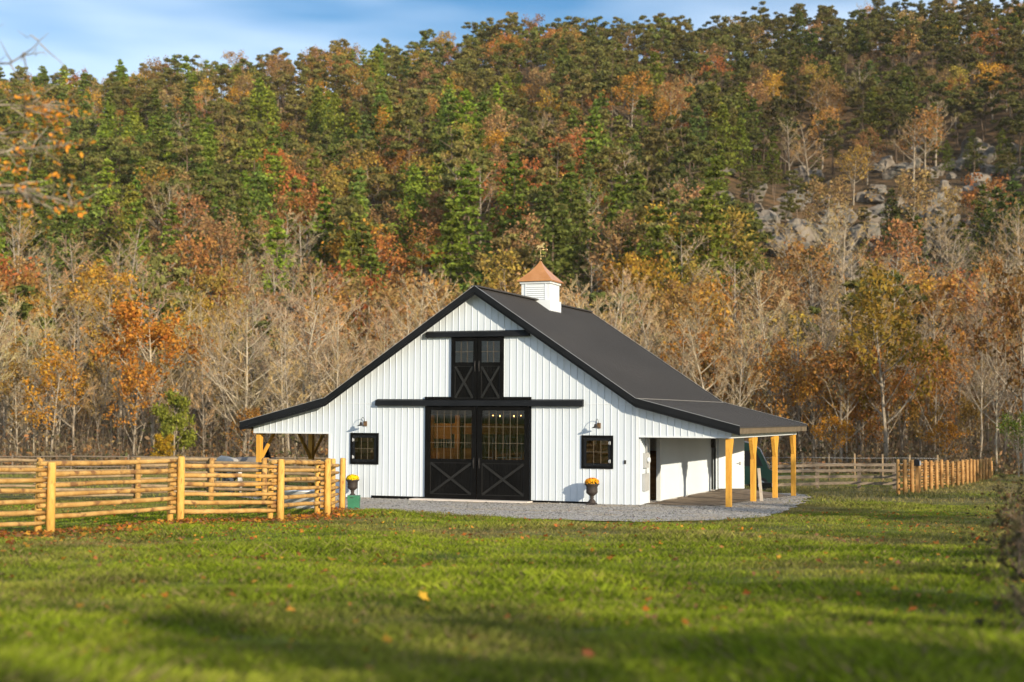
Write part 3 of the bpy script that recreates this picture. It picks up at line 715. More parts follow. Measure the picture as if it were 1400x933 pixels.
# weathered four-board fence between the barn and the long log fence
bf = [at(x, d) for x, d in ((985, 72), (1050, 73), (1117, 74), (1174, 74), (1222, 74))]
f = thing('board_fence', 'grey weathered four board fence beyond the timber posts of the lean-to', 'fence', bf[0][:]); inv = -bf[0]; rr = random.Random(4)
for p in bf:
    w = MB(); w.beam(p + inv - Vector((0, 0, .3)), p + inv + Vector((0, 0, 1.32 + rr.uniform(-.03, .04))), .17, .17); w.build('post', M_board, f)
for a, b_ in zip(bf[:-1], bf[1:]):
    for z in (.30, .62, .94, 1.22):
        o3 = Vector((.355, -.935, 0)) * .10
        w = MB(); w.beam(a + inv + o3 + Vector((0, 0, z + rr.uniform(-.02, .02))), b_ + inv + o3 + Vector((0, 0, z + rr.uniform(-.02, .02))), .03, .14); w.build('rail', M_board, f)
# pale posts of a wire fence farther out
wf = [at(x, 93) for x in (880, 960, 1030, 1097, 1133, 1168, 1206, 1243, 1281)]
f = thing('wire_fence', 'row of pale thin fence posts with wire beyond the grey board fence', 'fence', wf[0][:]); inv = -wf[0]
for p in wf:
    w = MB(); w.tube([p + inv - Vector((0, 0, .3)), p + inv + Vector((0, 0, 1.75 + rr.uniform(-.1, .15)))], [.07, .06], 7); w.build('post', M_rail_brown, f)
w = MB()
for z in (.35, .75, 1.15, 1.5):
    w.tube([p + inv + Vector((0, -.07, z)) for p in wf], .008, 4)
w.build('wire', M_grey, f)
wf = [at(x, 108) for x in (-140, -60, 20, 100, 178, 255, 330, 405, 480)]
f = thing('rail_fence', 'low brown rail fence along the far edge of the field left of the barn', 'fence', wf[0][:]); inv = -wf[0]
for p in wf:
    w = MB(); w.tube([p + inv - Vector((0, 0, .3)), p + inv + Vector((0, 0, 1.3))], [.08, .07], 7); w.build('post', M_board, f)
for a, b_ in zip(wf[:-1], wf[1:]):
    for z in (.4, .8, 1.15): log_rail(a + inv + Vector((0, 0, z)), b_ + inv + Vector((0, 0, z)), .055, rr, 5).build('rail', M_board, f)

# ------------------------------------------------------------------ urns with chrysanthemums
def petal_ball(c, r, n, size, rr, flat=.7):
    mb = MB(); c = Vector(c)
    for k in range(n):
        d = Vector((rr.gauss(0, 1), rr.gauss(0, 1), rr.gauss(.35, .8))).normalized()
        if d.z < -.25: d.z = -d.z
        p = c + Vector((d.x * r, d.y * r, d.z * r * flat)) * rr.uniform(.86, 1.04)
        a = d.orthogonal().normalized(); a.rotate(Quaternion(d, rr.uniform(0, 6.28))); b_ = d.cross(a); s = size * rr.uniform(.7, 1.25)
        ring_ = [p + (a * math.cos(t) + b_ * math.sin(t)) * s + d * s * .25 for t in [k2 * 2 * math.pi / 6 for k2 in range(6)]]
        for i in range(6): mb.face([p, ring_[i], ring_[(i + 1) % 6]])
    return mb
def urn(loc, label, colr, seed, sc=1.0):
    u = thing('flower_urn', label, 'flower urn', loc); rr = random.Random(seed); S = sc
    w = MB(); w.box((-.13 * S, -.13 * S, 0), (.13 * S, .13 * S, .055 * S)); w.build('plinth', M_urn, u)
    w = MB(); prof = [(.115, .055), (.12, .09), (.10, .12), (.06, .16), (.05, .20), (.07, .225), (.05, .245), (.10, .29), (.165, .34), (.175, .40), (.165, .43), (.175, .46), (.165, .52), (.19, .575), (.225, .605), (.222, .63), (.18, .61), (.15, .56), (.0, .56)]
    w.lathe([(r * S, z * S) for r, z in prof], 24); w.build('bowl', M_urn, u)
    w = MB()
    for k in range(260):
        a = rr.uniform(0, 6.28); r = rr.uniform(.02, .2) * S; z = rr.uniform(.58, .72) * S
        p = Vector((r * math.cos(a), r * math.sin(a), z)); q = Vector((rr.gauss(0, 1), rr.gauss(0, 1), rr.gauss(0, .6))).normalized() * .04; t2 = q.orthogonal() .normalized() * .016
        w.face([p - q, p + t2, p + q, p - t2])
    w.build('foliage', leaf_mat('mum_foliage', colr=(.05, .09, .02)), u)
    petal_ball((0, 0, .655 * S), .215 * S, 230, .027, rr, .66).build('blossom', leaf_mat('mum_petals', colr=colr, var=.3), u)
    return u
p = Vector((3.72, -.62, 0)); p.z = gxy(p.x, p.y) + .03
urn((4.10, -.5, gxy(4.10, -.5) + .03), 'dark urn of orange yellow flowers below the right hand window', (.85, .38, .015), 3, 1.06)
urn((-4.33, -.45, gxy(-4.33, -.45) + .03), 'dark urn of bright yellow flowers near the end of the log fence', (.88, .62, .01), 4, 1.0)
gb = at(486, 43.2); g = thing('green_box', 'small green plastic box on the ground in front of the yellow flowered urn', 'box', gb[:], R(21))
w = MB(); w.box((-.165, -.165, 0), (.165, .165, .27)); w.build('body', M_green_box, g)
w = MB(); w.box((-.175, -.175, .272), (.175, .175, .43)); w.build('lid', M_green_box, g)
w = MB(); w.box((-.10, -.182, .36), (.0, -.1755, .385)); w.build('handle', M_dark, g)
# board leaning at the second timber post, low trough by the fence, green van far behind
q = Vector((8.55, 4.15, gxy(8.55, 4.15)))
lb = MB(); lb.beam((0, 0, 0), (-.10, .02, 1.12), .10, .03, (0, 1, 0)); o = lb.build('leaning_board', noisy('grey_plank', (.40, .37, .33), (.5, .47, .42), scale=4, rough=.85)); o.location = q
tag(o, 'pale grey plank leaning against the second timber post of the lean-to', 'board')
tr = thing('feed_trough', 'low black feed trough with white ends in the grass before the board fence', 'trough', at(1047, 63.5)[:], R(20))
w = MB(); w.add([(-.42, -.16, .18), (.42, -.16, .18), (.42, .16, .18), (-.42, .16, .18), (-.5, -.24, .42), (.5, -.24, .42), (.5, .24, .42), (-.5, .24, .42), (-.46, -.2, .42), (.46, -.2, .42), (.46, .2, .42), (-.46, .2, .42), (-.38, -.13, .22), (.38, -.13, .22), (.38, .13, .22), (-.38, .13, .22)],
    [(3, 2, 1, 0), (0, 1, 5, 4), (1, 2, 6, 5), (2, 3, 7, 6), (3, 0, 4, 7), (4, 5, 9, 8), (5, 6, 10, 9), (6, 7, 11, 10), (7, 4, 8, 11), (8, 9, 13, 12), (9, 10, 14, 13), (10, 11, 15, 14), (11, 8, 12, 15), (12, 13, 14, 15)]); w.build('tub', M_dark, tr)
for x in (-.3, .3):
    w = MB(); w.beam((x, -.2, 0), (x, -.1, .2), .06, .06, (1, 0, 0)); w.build('leg', M_dark, tr)
    w = MB(); w.beam((x, .2, 0), (x, .1, .2), .06, .06, (1, 0, 0)); w.build('leg', M_dark, tr)
    w = MB(); w.box((x - .08, -.262, .24), (x + .08, -.245, .40)); w.build('white_plate', M_trim_white, tr)
M_van = noisy('green_paint', (.022, .07, .045), (.028, .085, .055), scale=2, rough=.3)
vn = thing('parked_van', 'green van parked beyond the barn, seen between the white door and the posts', 'van', at(996, 70)[:], R(20))
prof = [(-2.2, .35), (2.0, .35), (2.05, .9), (1.75, 1.1), (1.35, 1.95), (1.0, 2.25), (.3, 2.38), (-1.9, 2.36), (-2.2, 2.2)]
w = MB(); k = len(prof); w.add([(a, y, z) for y in (-.9, .9) for a, z in prof], [tuple(range(k)), tuple(reversed(range(k, 2 * k)))] + [(i, i + k, (i + 1) % k + k, (i + 1) % k) for i in range(k)]); w.build('body', M_van, vn)
for y in (-.91, .905):
    w = MB(); w.add([(a, y + e, z) for e in (0, .006) for a, z in ((.45, 1.2), (1.5, 1.2), (1.2, 1.88), (.45, 1.95))], [(0, 1, 2, 3), (7, 6, 5, 4), (0, 4, 5, 1), (1, 5, 6, 2), (2, 6, 7, 3), (3, 7, 4, 0)]); w.build('side_window', M_dark, vn)
    w = MB(); w.tube([(a, y, z) for a, z in ((1.78, 1.12), (1.38, 1.98), (1.02, 2.27), (.3, 2.40), (-1.9, 2.38))], .03, 6); w.build('gutter_strip', M_grey, vn)
w = MB(); w.beam((1.72, 0, 1.22), (1.40, 0, 1.90), 1.5, .02, (1, 0, .47)); w.build('windscreen', M_dark, vn)
for x in (-1.4, 1.4):
    for y in (-.85, .85):
        w = MB(); w.tube([(x, y - .1, .34), (x, y + .1, .34)], .34, 18); wh = w.build('wheel', M_dark, vn)
        w = MB(); w.tube([(x, y - .106, .34), (x, y + .106, .34)], .19, 14); w.build('rim', M_grey, wh)
# stock tank inside the corral
st = MB(); st.lathe([(.0, .0), (.62, .0), (.64, .02), (.66, .5), (.69, .53), (.66, .55), (.62, .5), (.6, .08), (0, .08)], 26)
o = st.build('stock_tank', noisy('galvanised_steel', (.42, .43, .45), (.55, .56, .57), scale=5, rough=.45, metal=.4)); o.location = at(415, 44.2); tag(o, 'round grey stock tank on the grass inside the log corral', 'tank')

# ------------------------------------------------------------------ horses in the corral
def horse(loc, rz, label, colr, head='up', mane=(.05, .05, .05)):
    h = thing('horse', label, 'horse', loc, rz)
    V = []; E_ = []; Rr = []
    def v(x, y, z, r, par=None, ry=None):
        V.append((x, y, z)); Rr.append((r, ry or r))
        if par is not None: E_.append((par, len(V) - 1))
        return len(V) - 1
    pel = v(-.62, 0, 1.18, .25, None, .30)
    croup = v(-.86, 0, 1.20, .17, pel, .2)
    mid = v(-.15, 0, 1.10, .29, pel, .29)
    gir = v(.28, 0, 1.12, .28, mid, .32)
    sh = v(.58, 0, 1.20, .19, gir, .25)
    if head == 'up': nk = [(.78, 1.42, .14, .17), (.98, 1.66, .10, .13), (1.10, 1.80, .09, .115)]; hd = [(1.27, 1.76, .10, .12), (1.45, 1.60, .065, .08), (1.58, 1.48, .06, .065)]
    else: nk = [(.82, 1.20, .14, .17), (1.08, 1.05, .10, .13), (1.26, .92, .09, .115)]; hd = [(1.38, .80, .10, .12), (1.48, .56, .065, .08), (1.52, .40, .06, .065)]
    q = sh
    for x, z, r, ry in nk + hd: q = v(x, 0, z, r, q, ry)
    poll = (nk[-1][0], nk[-1][1])
    for s in (-1, 1):   # hind leg: stifle forward, hock back; front: straight knee
        a = v(-.66, s * .15, .98, .17, pel); a = v(-.52, s * .17, .78, .12, a); a = v(-.80, s * .17, .52, .07, a); a = v(-.78, s * .17, .25, .045, a); a = v(-.74, s * .17, .10, .05, a); v(-.69, s * .17, .03, .06, a)
        a = v(.50, s * .15, .90, .13, gir); a = v(.46, s * .16, .72, .085, a); a = v(.50, s * .16, .46, .06, a); a = v(.50, s * .16, .22, .042, a); a = v(.53, s * .16, .10, .05, a); v(.57, s * .16, .03, .06, a)
        v(poll[0] + .0, s * .07, poll[1] + .20, .022, len(nk) + 4)
    me = bpy.data.meshes.new('horse_body'); me.from_pydata(V, E_, [])
    o = bpy.data.objects.new('body', me); col.objects.link(o)
    sk = o.modifiers.new('skin', 'SKIN'); sb = o.modifiers.new('sub', 'SUBSURF'); sb.levels = sb.render_levels = 2
    for i, sv in enumerate(me.skin_vertices[0].data): sv.radius = Rr[i]; sv.use_root = (i == 0)
    dg = bpy.context.evaluated_depsgraph_get(); m2 = bpy.data.meshes.new_from_object(o.evaluated_get(dg))
    bpy.data.objects.remove(o); m2.materials.append(noisy('horse_coat', colr, tuple(c * .8 for c in colr), scale=3, rough=.65))
    m2.polygons.foreach_set('use_smooth', [True] * len(m2.polygons)); link_mesh('body', m2, h)
    mm = mat('horse_hair', mane, .8)
    w = MB(); rr = random.Random(2)
    for k in range(60):
        y = rr.uniform(-.05, .05); w.tube([(-.98, y * .5, 1.22), (-1.10, y, 1.0), (-1.08, y * 1.4, .75), (-1.06 + rr.uniform(-.04, .04), y * 1.6, .45)], [.012, .014, .012, .003], 4, False)
    w.build('tail', mm, h)
    w = MB(); line = [Vector((.62, 0, 1.42))] + [Vector((x - .06, 0, z + .12)) for x, z, _, _ in nk]
    for k in range(80):
        t = rr.uniform(0, len(line) - 1.01); i = int(t); p = line[i].lerp(line[i + 1], t - i); s = rr.choice((-1, 1))
        w.tube([p, p + Vector((-.02, s * .07, -.04)), p + Vector((0, s * .11, -.2))], [.014, .012, .003], 4, False)
    w.build('mane', mm, h)
    return h
horse(at(314, 54)[:], R(20 + 125), 'pale grey horse standing behind the log corral fence', (.40, .37, .325), 'down', (.5, .5, .5))
horse(at(343, 53.5)[:], R(20 - 20), 'darker grey horse with lowered head beside the pale grey horse', (.20, .18, .165), 'down', (.2, .2, .2))
hb = horse(at(372, 56)[:], R(-70), 'black horse with ears pricked behind the yellow porch post', (.012, .011, .011), 'up', (.01, .01, .01))
# ------------------------------------------------------------------ tree builders (numpy: every crown is thousands of separate leaf faces)
M_leaf = leaf_mat('leaves', False, transl=.35)
M_leaf_s = leaf_mat('leaves_of_the_wood', True, transl=.3)
M_bark = noisy('grey_bark', (.25, .205, .15), (.36, .305, .235), scale=1.5, rough=.9, stretch=(3, 3, .6), c3=(.14, .11, .08), scale3=2.5, lo3=.52, hi3=.62)
M_bark_pale = noisy('pale_sycamore_bark', (.34, .285, .20), (.47, .40, .295), scale=1.2, rough=.85, stretch=(2, 2, .6), c3=(.24, .19, .14), scale3=1.1, lo3=.54, hi3=.66)
M_bark_pine = noisy('pine_bark', (.11, .075, .05), (.19, .14, .10), scale=2, rough=.95, stretch=(3, 3, .6))
M_bark_attr = leaf_mat('bark_of_the_wood', True, var=.1, transl=0)
M_twig = leaf_mat('twigs', False, var=.3, transl=0)

def tubes_np(segs, sides):
    """segs: list of (polyline Nx3, radii N) -> V,F"""
    V = []; F = []; off = 0
    ang = np.arange(sides) * 2 * np.pi / sides
    for P, r in segs:
        P = np.asarray(P, float); r = np.asarray(r, float); n = len(P)
        d = np.gradient(P, axis=0); d /= np.linalg.norm(d, axis=1)[:, None] + 1e-9
        ref = np.where(np.abs(d[:, 2:3]) > .9, [[1., 0, 0]], [[0, 0, 1.]])
        a = np.cross(d, ref); a /= np.linalg.norm(a, axis=1)[:, None] + 1e-9; b = np.cross(d, a)
        ring = P[:, None] + (a[:, None] * np.cos(ang)[None, :, None] + b[:, None] * np.sin(ang)[None, :, None]) * r[:, None, None]
        V.append(ring.reshape(-1, 3))
        i = (np.arange(n - 1)[:, None] * sides + np.arange(sides)[None]).ravel(); j = (np.arange(n - 1)[:, None] * sides + (np.arange(sides)[None] + 1) % sides).ravel()
        F.append(np.stack([i, j, j + sides, i + sides], 1) + off); off += n * sides
    return np.concatenate(V), np.concatenate(F)
def leaves_np(C, size, g, flat=0., aspect=.62, droop=0):
    """one irregular quad per centre"""
    n = len(C); a = g.normal(size=(n, 3)); a[:, 2] *= (1 - flat * .7); a /= np.linalg.norm(a, axis=1)[:, None]
    b = g.normal(size=(n, 3)); b[:, 2] *= (1 - flat * .7); b -= a * (a * b).sum(1)[:, None]; b /= np.linalg.norm(b, axis=1)[:, None] + 1e-9
    s = size * g.uniform(.6, 1.35, n)[:, None]
    w = s * aspect
    V = np.stack([C - a * s * .5, C + b * w * .5 * g.uniform(.6, 1.2, (n, 1)) - a * s * .05, C + a * s * .5, C - b * w * .5 * g.uniform(.6, 1.2, (n, 1)) + a * s * .08], 1).reshape(-1, 3)
    F = np.arange(n * 4).reshape(n, 4); return V, F
def skeleton(g, H, base=.3, nb=13, up=.75, reach=.36, sub=5, twig=5, r0=None, lean=.05, forks=0, wob=.02):
    """bare broadleaf tree: trunk, limbs, sub-limbs, twigs"""
    r0 = r0 or H * .014
    k = 9; t = np.linspace(0, 1, k); lx, ly = g.normal(0, lean, 2)
    trunk = np.stack([lx * H * t ** 1.5 + np.cumsum(g.normal(0, wob * .3, k)) * H * .2, ly * H * t ** 1.5 + np.cumsum(g.normal(0, wob * .3, k)) * H * .2, H * .92 * t], 1); trunk[0, :2] = 0
    tr = [(trunk, r0 * (1 - t) ** .8 * .93 + r0 * .07)]; limbs = []; subs = []; tw = []
    az = g.uniform(0, 6.28)
    for i in range(nb):
        h = base + (.95 - base) * ((i + g.uniform(0, .8)) / nb); p0 = np.array([np.interp(h, t, trunk[:, c]) for c in range(3)])
        az += 2.4 + g.normal(0, .4); L = H * reach * (1.05 - .72 * (h - base) / (1 - base)) * g.uniform(.7, 1.15)
        el = up * g.uniform(.65, 1.15); m = 6; s = np.linspace(0, 1, m)
        d = np.array([math.cos(az), math.sin(az), 0.])
        hor = L * math.cos(el) * s ** .9; ver = L * (math.sin(el) * s + .22 * s ** 2)
        P = p0 + d * hor[:, None] + np.array([0, 0, 1.]) * ver[:, None] + np.cumsum(g.normal(0, L * .022, (m, 3)), 0) * s[:, None]
        rb = r0 * (1 - h) ** .7 * .55 + .012
        limbs.append((P, rb * (1 - s * .85)))
        for j in range(sub):
            q = g.uniform(.25, 1.0); p1 = np.array([np.interp(q, s, P[:, c]) for c in range(3)])
            dd = d * g.uniform(.2, .9) + np.array([math.cos(az + 1.57), math.sin(az + 1.57), 0]) * g.choice([-1, 1]) * g.uniform(.3, 1) + np.array([0, 0, g.uniform(.25, 1.1)])
            dd /= np.linalg.norm(dd); l2 = L * g.uniform(.25, .5); s2 = np.linspace(0, 1, 4)
            P2 = p1 + dd * (l2 * s2)[:, None] + np.array([0, 0, .15 * l2]) * (s2 ** 2)[:, None] + g.normal(0, l2 * .04, (4, 3)) * s2[:, None]
            subs.append((P2, max(.012, rb * .4) * (1 - s2 * .8)))
            for _ in range(twig):
                q2 = g.uniform(.3, 1); p2 = P2[0] + (P2[-1] - P2[0]) * q2
                d3 = dd + g.normal(0, .55, 3) + np.array([0, 0, .25]); d3 /= np.linalg.norm(d3); l3 = l2 * g.uniform(.3, .75)
                tw.append((p2, p2 + d3 * l3))
    return tr, limbs, subs, tw
def twig_np(tw, w, g):
    A = np.array([a for a, _ in tw]); B = np.array([b for _, b in tw]); d = B - A
    n = np.cross(d, g.normal(size=d.shape)); n /= np.linalg.norm(n, axis=1)[:, None] + 1e-9
    mid = A + d * .5 + g.normal(0, .08, d.shape) * np.linalg.norm(d, axis=1)[:, None]
    V = np.concatenate([np.stack([A - n * w / 2, A + n * w / 2, mid + n * w * .4, mid - n * w * .4], 1).reshape(-1, 3), np.stack([mid - n * w * .4, mid + n * w * .4, B + n * w * .12, B - n * w * .12], 1).reshape(-1, 3)])
    # two extra spurs from each twig
    L = np.linalg.norm(d, axis=1)[:, None]; e = mid + (B - mid) * .6 + n * L * .3; t2 = d / L * w
    V2 = np.stack([mid - t2 * .35, mid + t2 * .35, (mid + e) / 2 + t2 * .3, e], 1).reshape(-1, 3)
    V = np.concatenate([V, V2]); return V, np.arange(len(V)).reshape(-1, 4)
def wood_mesh(tr, limbs, subs, s1=7, s2=5, s3=3):
    V1, F1 = tubes_np(tr, s1); V2, F2 = tubes_np(limbs, s2); V3, F3 = tubes_np(subs, 4 if s3 < 4 else s3)
    return np.concatenate([V1, V2, V3]), np.concatenate([F1, F2 + len(V1), F3 + len(V1) + len(V2)])
# every maker returns (trunk V,F), (crown V,F)
def make_bare(seed, H=16, detail=1, **kw):
    g = np.random.default_rng(seed); a = skeleton(g, H, nb=int(12 * detail) + 3, sub=5, twig=int(5 * detail) + 2, **kw)
    W_ = wood_mesh(*a[:3]); tips = a[3]
    return W_, twig_np(tips, .05, g)
def make_autumn(seed, H=13, n=700, size=.55, **kw):
    g = np.random.default_rng(seed); a = skeleton(g, H, base=kw.pop('base', .28), nb=12, sub=4, twig=3, up=.8, reach=kw.pop('reach', .36), **kw)
    W_ = wood_mesh(*a[:3], 6, 4, 3)
    ends = np.array([b for _, b in a[3]]); keep = g.random(len(ends)) < .8; ends = ends[keep]
    c = ends[g.integers(0, len(ends), n)] + g.normal(0, H * .03, (n, 3))
    return W_, leaves_np(c, size, g)
def make_pine(seed, H=16, n=850, size=.75, droop=.12, narrow=.2):
    g = np.random.default_rng(seed); t = np.linspace(0, 1, 6)
    tr = [(np.stack([np.cumsum(g.normal(0, .03, 6)), np.cumsum(g.normal(0, .03, 6)), H * .98 * t], 1), H * .013 * (1 - t * .93))]
    C = []; limbs = []; nw = int(H * .95); z0 = g.uniform(.12, .25)
    for i in range(nw):
        h = z0 + (1 - z0) * (i + g.uniform(-.2, .2)) / nw; h = min(max(h, z0), .985)
        L0 = H * narrow * (1 - h) ** .75 * (1.0 if h > z0 + .1 else .75) + .25; az0 = g.uniform(0, 6.28); m = g.integers(4, 7)
        for j in range(m):
            az = az0 + j * 6.28 / m + g.normal(0, .25); L = L0 * g.uniform(.55, 1.2)
            if g.random() < .10: continue
            d = np.array([math.cos(az), math.sin(az), 0]); s = np.linspace(0, 1, 4)
            P = np.array([0, 0, h * H]) + d * (L * s)[:, None] + np.array([0, 0, 1.]) * (L * (.22 * s - droop * 3 * s ** 2 * (1 - h)))[:, None]
            limbs.append((P, .035 * (1 - s * .8)))
            k = max(3, int(n / (nw * 5.0))); q = g.uniform(.25, 1.05, k) ** .8
            pts = np.stack([np.interp(q, s, P[:, c]) for c in range(3)], 1) + g.normal(0, 1, (k, 3)) * np.array([.18, .18, .11]) * (L * .8 + .35); C.append(pts)
    C = np.concatenate(C); C = np.concatenate([C, np.array([[0, 0, H * .97]]) + g.normal(0, .18, (14, 3)) * [1, 1, 2]])
    V1, F1 = tubes_np(tr, 6); V2, F2 = tubes_np(limbs, 3 if False else 4)
    return (np.concatenate([V1, V2]), np.concatenate([F1, F2 + len(V1)])), leaves_np(C, size, g, flat=.6)
def make_round_pine(seed, H=15, n=800, size=.7):
    g = np.random.default_rng(seed); t = np.linspace(0, 1, 7); lx, ly = g.normal(0, .05, 2)
    T = np.stack([lx * H * t ** 2 + np.cumsum(g.normal(0, .08, 7)), ly * H * t ** 2 + np.cumsum(g.normal(0, .08, 7)), H * .93 * t], 1); tr = [(T, H * .0125 * (1 - t * .85))]
    C = []; limbs = []; k = g.integers(13, 19); az = g.uniform(0, 6.28)
    for i in range(k):
        h = g.uniform(.42, .55) + (.97 - .5) * i / k; h = min(h, .97); p0 = np.array([np.interp(h, t, T[:, c]) for c in range(3)]); az += 2.4 + g.normal(0, .5)
        L = H * .235 * g.uniform(.55, 1.15) * (1.05 - .85 * max(0, (h - .55) / .45) ** 1.6); d = np.array([math.cos(az), math.sin(az), g.uniform(.05, .5)]); s = np.linspace(0, 1, 4)
        P = p0 + d * (L * s)[:, None]; limbs.append((P, .06 * (1 - s * .7)))
        m = int(n / k); rad = np.array([1, 1, .45]) * (H * .058) * g.uniform(.8, 1.3)
        x = g.normal(size=(m, 3)); x /= np.linalg.norm(x, axis=1)[:, None]; C.append(P[-1] - d * L * .12 + x * rad * g.uniform(.5, 1.05, (m, 1)))
    V1, F1 = tubes_np(tr, 6); V2, F2 = tubes_np(limbs, 4)
    return (np.concatenate([V1, V2]), np.concatenate([F1, F2 + len(V1)])), leaves_np(np.concatenate(C), size, g, flat=.3)

class Kind: pass
def register(makers, bark, twig=False):
    out = []
    for i, mk in enumerate(makers):
        (v, f), (cv, cf) = mk
        k = Kind(); k.w = (v, f); k.c = (cv, cf); k.tm = np_mesh('trunk', v, f, [bark], smooth=True); k.cm = np_mesh('crown', cv, cf, [M_twig if twig else M_leaf]); out.append(k)
    return out
def plant(name, k, loc, sc, rz, colr, label, cat='tree', group=None, part='crown'):
    e = thing(name, label, cat, loc, rz, group); e.scale = (sc[0], sc[0], sc[1])
    a = link_mesh('trunk', k.tm, e); b_ = link_mesh(part, k.cm, e); b_.color = (*colr, 1); return e
rt = random.Random(21)
def jitter(c, a=.18):
    v = rt.uniform(1 - a, 1 + a); return tuple(max(.004, x * v * rt.uniform(.92, 1.08)) for x in c)
PINE = register([make_pine(100 + i, 16 , 1800, .60, narrow=.205 + .025 * (i % 3)) for i in range(6)], M_bark_pine)
RPINE = register([make_round_pine(200 + i, 15, 1500, .55) for i in range(6)], M_bark_pine)
AUT = register([make_autumn(300 + i, 13, 1300, .42) for i in range(7)], M_bark)
BARE = register([make_bare(400 + i, 15, 1.0, base=.3, reach=.3) for i in range(7)], M_bark, True)
C_PINE = [(.175, .235, .03), (.21, .265, .03), (.145, .205, .04), (.14, .185, .03), (.25, .29, .035)]
C_OLIVE = [(.20, .175, .05), (.18, .165, .048), (.15, .15, .04), (.215, .185, .055), (.165, .17, .042)]
C_AUT = [(.36, .185, .05), (.41, .205, .04), (.32, .175, .065), (.35, .22, .085), (.44, .25, .035), (.37, .14, .04), (.36, .25, .05), (.30, .19, .08), (.28, .17, .07)]
C_TWIG = [(.27, .20, .11), (.33, .24, .13), (.24, .175, .095), (.34, .21, .08), (.36, .28, .16), (.36, .23, .09)]
# the wooded hillside: where each tree stands and what it is
rng = np.random.default_rng(11)
cand = []
d = 168.
while d < 545:
    step = 6.5 + (d - 168) * .004
    half = .40 * d + 12; u = -half + rng.uniform(0, step)
    while u < half:
        uu, dd = u + rng.normal(0, step * .3), d + rng.normal(0, step * .35); cand.append((uu, dd)); u += step * rng.uniform(.75, 1.3)
    d += step
def zone_rock(px, py): return max(math.exp(-(((px - 1150) / 185) ** 2 + ((py - 335) / 105) ** 2)), math.exp(-(((px - 1330) / 85) ** 2 + ((py - 290) / 95) ** 2)))
def photo_xy(u, d):
    z = float(hz(u, d)); D = d * .9987 + z * .05; return 700 + 2000 * u / D, 566 - 2000 * (z - 2.8) / D + .0 
trees = []
for u, d in cand:
    px, py = photo_xy(u, d); h = (640 - py) / 560
    nz_ = math.sin(u * .035 + 2) * math.sin(d * .028 + u * .01) + .6 * math.sin(u * .013 - d * .017 + 1)
    if rng.random() < .86 * zone_rock(px, py): continue
    # mix of kinds over the slope
    pine = .14 + .50 * min(1, max(0, (h - .22) / .25)); bright = .5 if px < 520 else .12
    if 880 < px: bright = .10
    w = {'pine': pine * (1.2 if px < 560 else .55) * (1 if h > .2 else .2), 'olive': (.05 + .75 * min(1, max(0, (h - .3) / .3))) * (.75 if px < 450 else 1.15),
         'aut': .36 * (1.2 - .95 * h) + .18 * max(0, nz_), 'bare': max(.04, .42 * (1 - h * 1.35))}
    if px > 1000 and h < .45: w['bare'] += .25
    if px > 850 and .45 < h < .84: w['aut'] *= .45
    if h > .78: w['aut'] += .12; w['pine'] *= .22
    r = rng.random() * sum(w.values()); kind = None
    for k_, v_ in w.items():
        r -= v_
        if r <= 0: kind = k_; break
    kind = kind or 'olive'
    sc = rng.uniform(.85, 1.45) * (.62 if zone_rock(px, py) > .45 and kind in ('pine', 'olive') else 1)
    trees.append((d, u, kind, sc, px, py))
trees.sort()
def zone_words(px, py):
    x = 'left' if px < 467 else 'middle' if px < 934 else 'right'
    z = 'foot' if py > 470 else 'lower slope' if py > 340 else 'upper slope' if py > 170 else 'crest'
    return z, x
count = {'pine': 0, 'aut': 0, 'bare': 0}; rest = []
names = {'pine': ('pine_tree', 'green spire shaped pine'), 'olive': ('pine_tree', 'olive green round topped pine'), 'aut': ('autumn_tree', 'rust orange leaved tree'), 'bare': ('bare_tree', 'leafless grey brown tree')}
kinds = {'pine': (PINE, C_PINE), 'olive': (RPINE, C_OLIVE), 'aut': (AUT, C_AUT), 'bare': (BARE, C_TWIG)}
for d, u, kind, sc, px, py in trees:
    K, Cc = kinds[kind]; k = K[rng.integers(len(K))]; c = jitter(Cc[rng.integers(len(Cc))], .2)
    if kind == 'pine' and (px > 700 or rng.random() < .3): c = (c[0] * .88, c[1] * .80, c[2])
    if kind in ('pine', 'olive') and px > 820: c = tuple(v * (1 - .34 * min(1, (px - 820) / 260)) for v in c)  # pines dimmed rightwards: the shade on that flank put into their colour
    x, y = W2(u, d); z = float(hz(u, d)) - .5; rz = rng.uniform(0, 6.28)
    key = 'pine' if kind == 'olive' else kind
    if count[key] < (270 if key != 'bare' else 200) and -30 < px < 1430:
        count[key] += 1; zw, xw = zone_words(px, py)
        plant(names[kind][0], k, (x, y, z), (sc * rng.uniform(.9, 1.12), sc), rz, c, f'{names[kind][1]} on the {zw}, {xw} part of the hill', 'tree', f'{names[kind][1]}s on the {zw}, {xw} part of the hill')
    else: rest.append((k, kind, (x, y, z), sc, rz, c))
# all the farther trees of the wood, too many to count one by one
def merged(name, items, which):
    Vs, Fs, Cs, off = [], [], [], 0
    for k, kind, loc, sc, rz, c in items:
        for part in which:
            v, f = k.w if part == 'w' else k.c
            if part == 'w': col_ = (.20, .16, .12) if kind in ('aut', 'bare') else (.13, .095, .065)
            else: col_ = c
            cs, sn = math.cos(rz), math.sin(rz); V = np.stack([v[:, 0] * cs - v[:, 1] * sn, v[:, 0] * sn + v[:, 1] * cs, v[:, 2]], 1) * sc + np.array(loc)
            Vs.append(V); Fs.append(f + off); off += len(V); Cs.append(np.tile(np.array([[*col_, 1.]]), (len(V), 1)))
    return np_mesh(name, np.concatenate(Vs), np.concatenate(Fs), [M_leaf_s], colors=np.concatenate(Cs))
wood = link_mesh('hillside_wood', merged('hillside_wood', rest, 'wc')); tag(wood, 'far off mixed autumn wood of pines and rusty trees covering the upper hill', None, None, 'stuff')

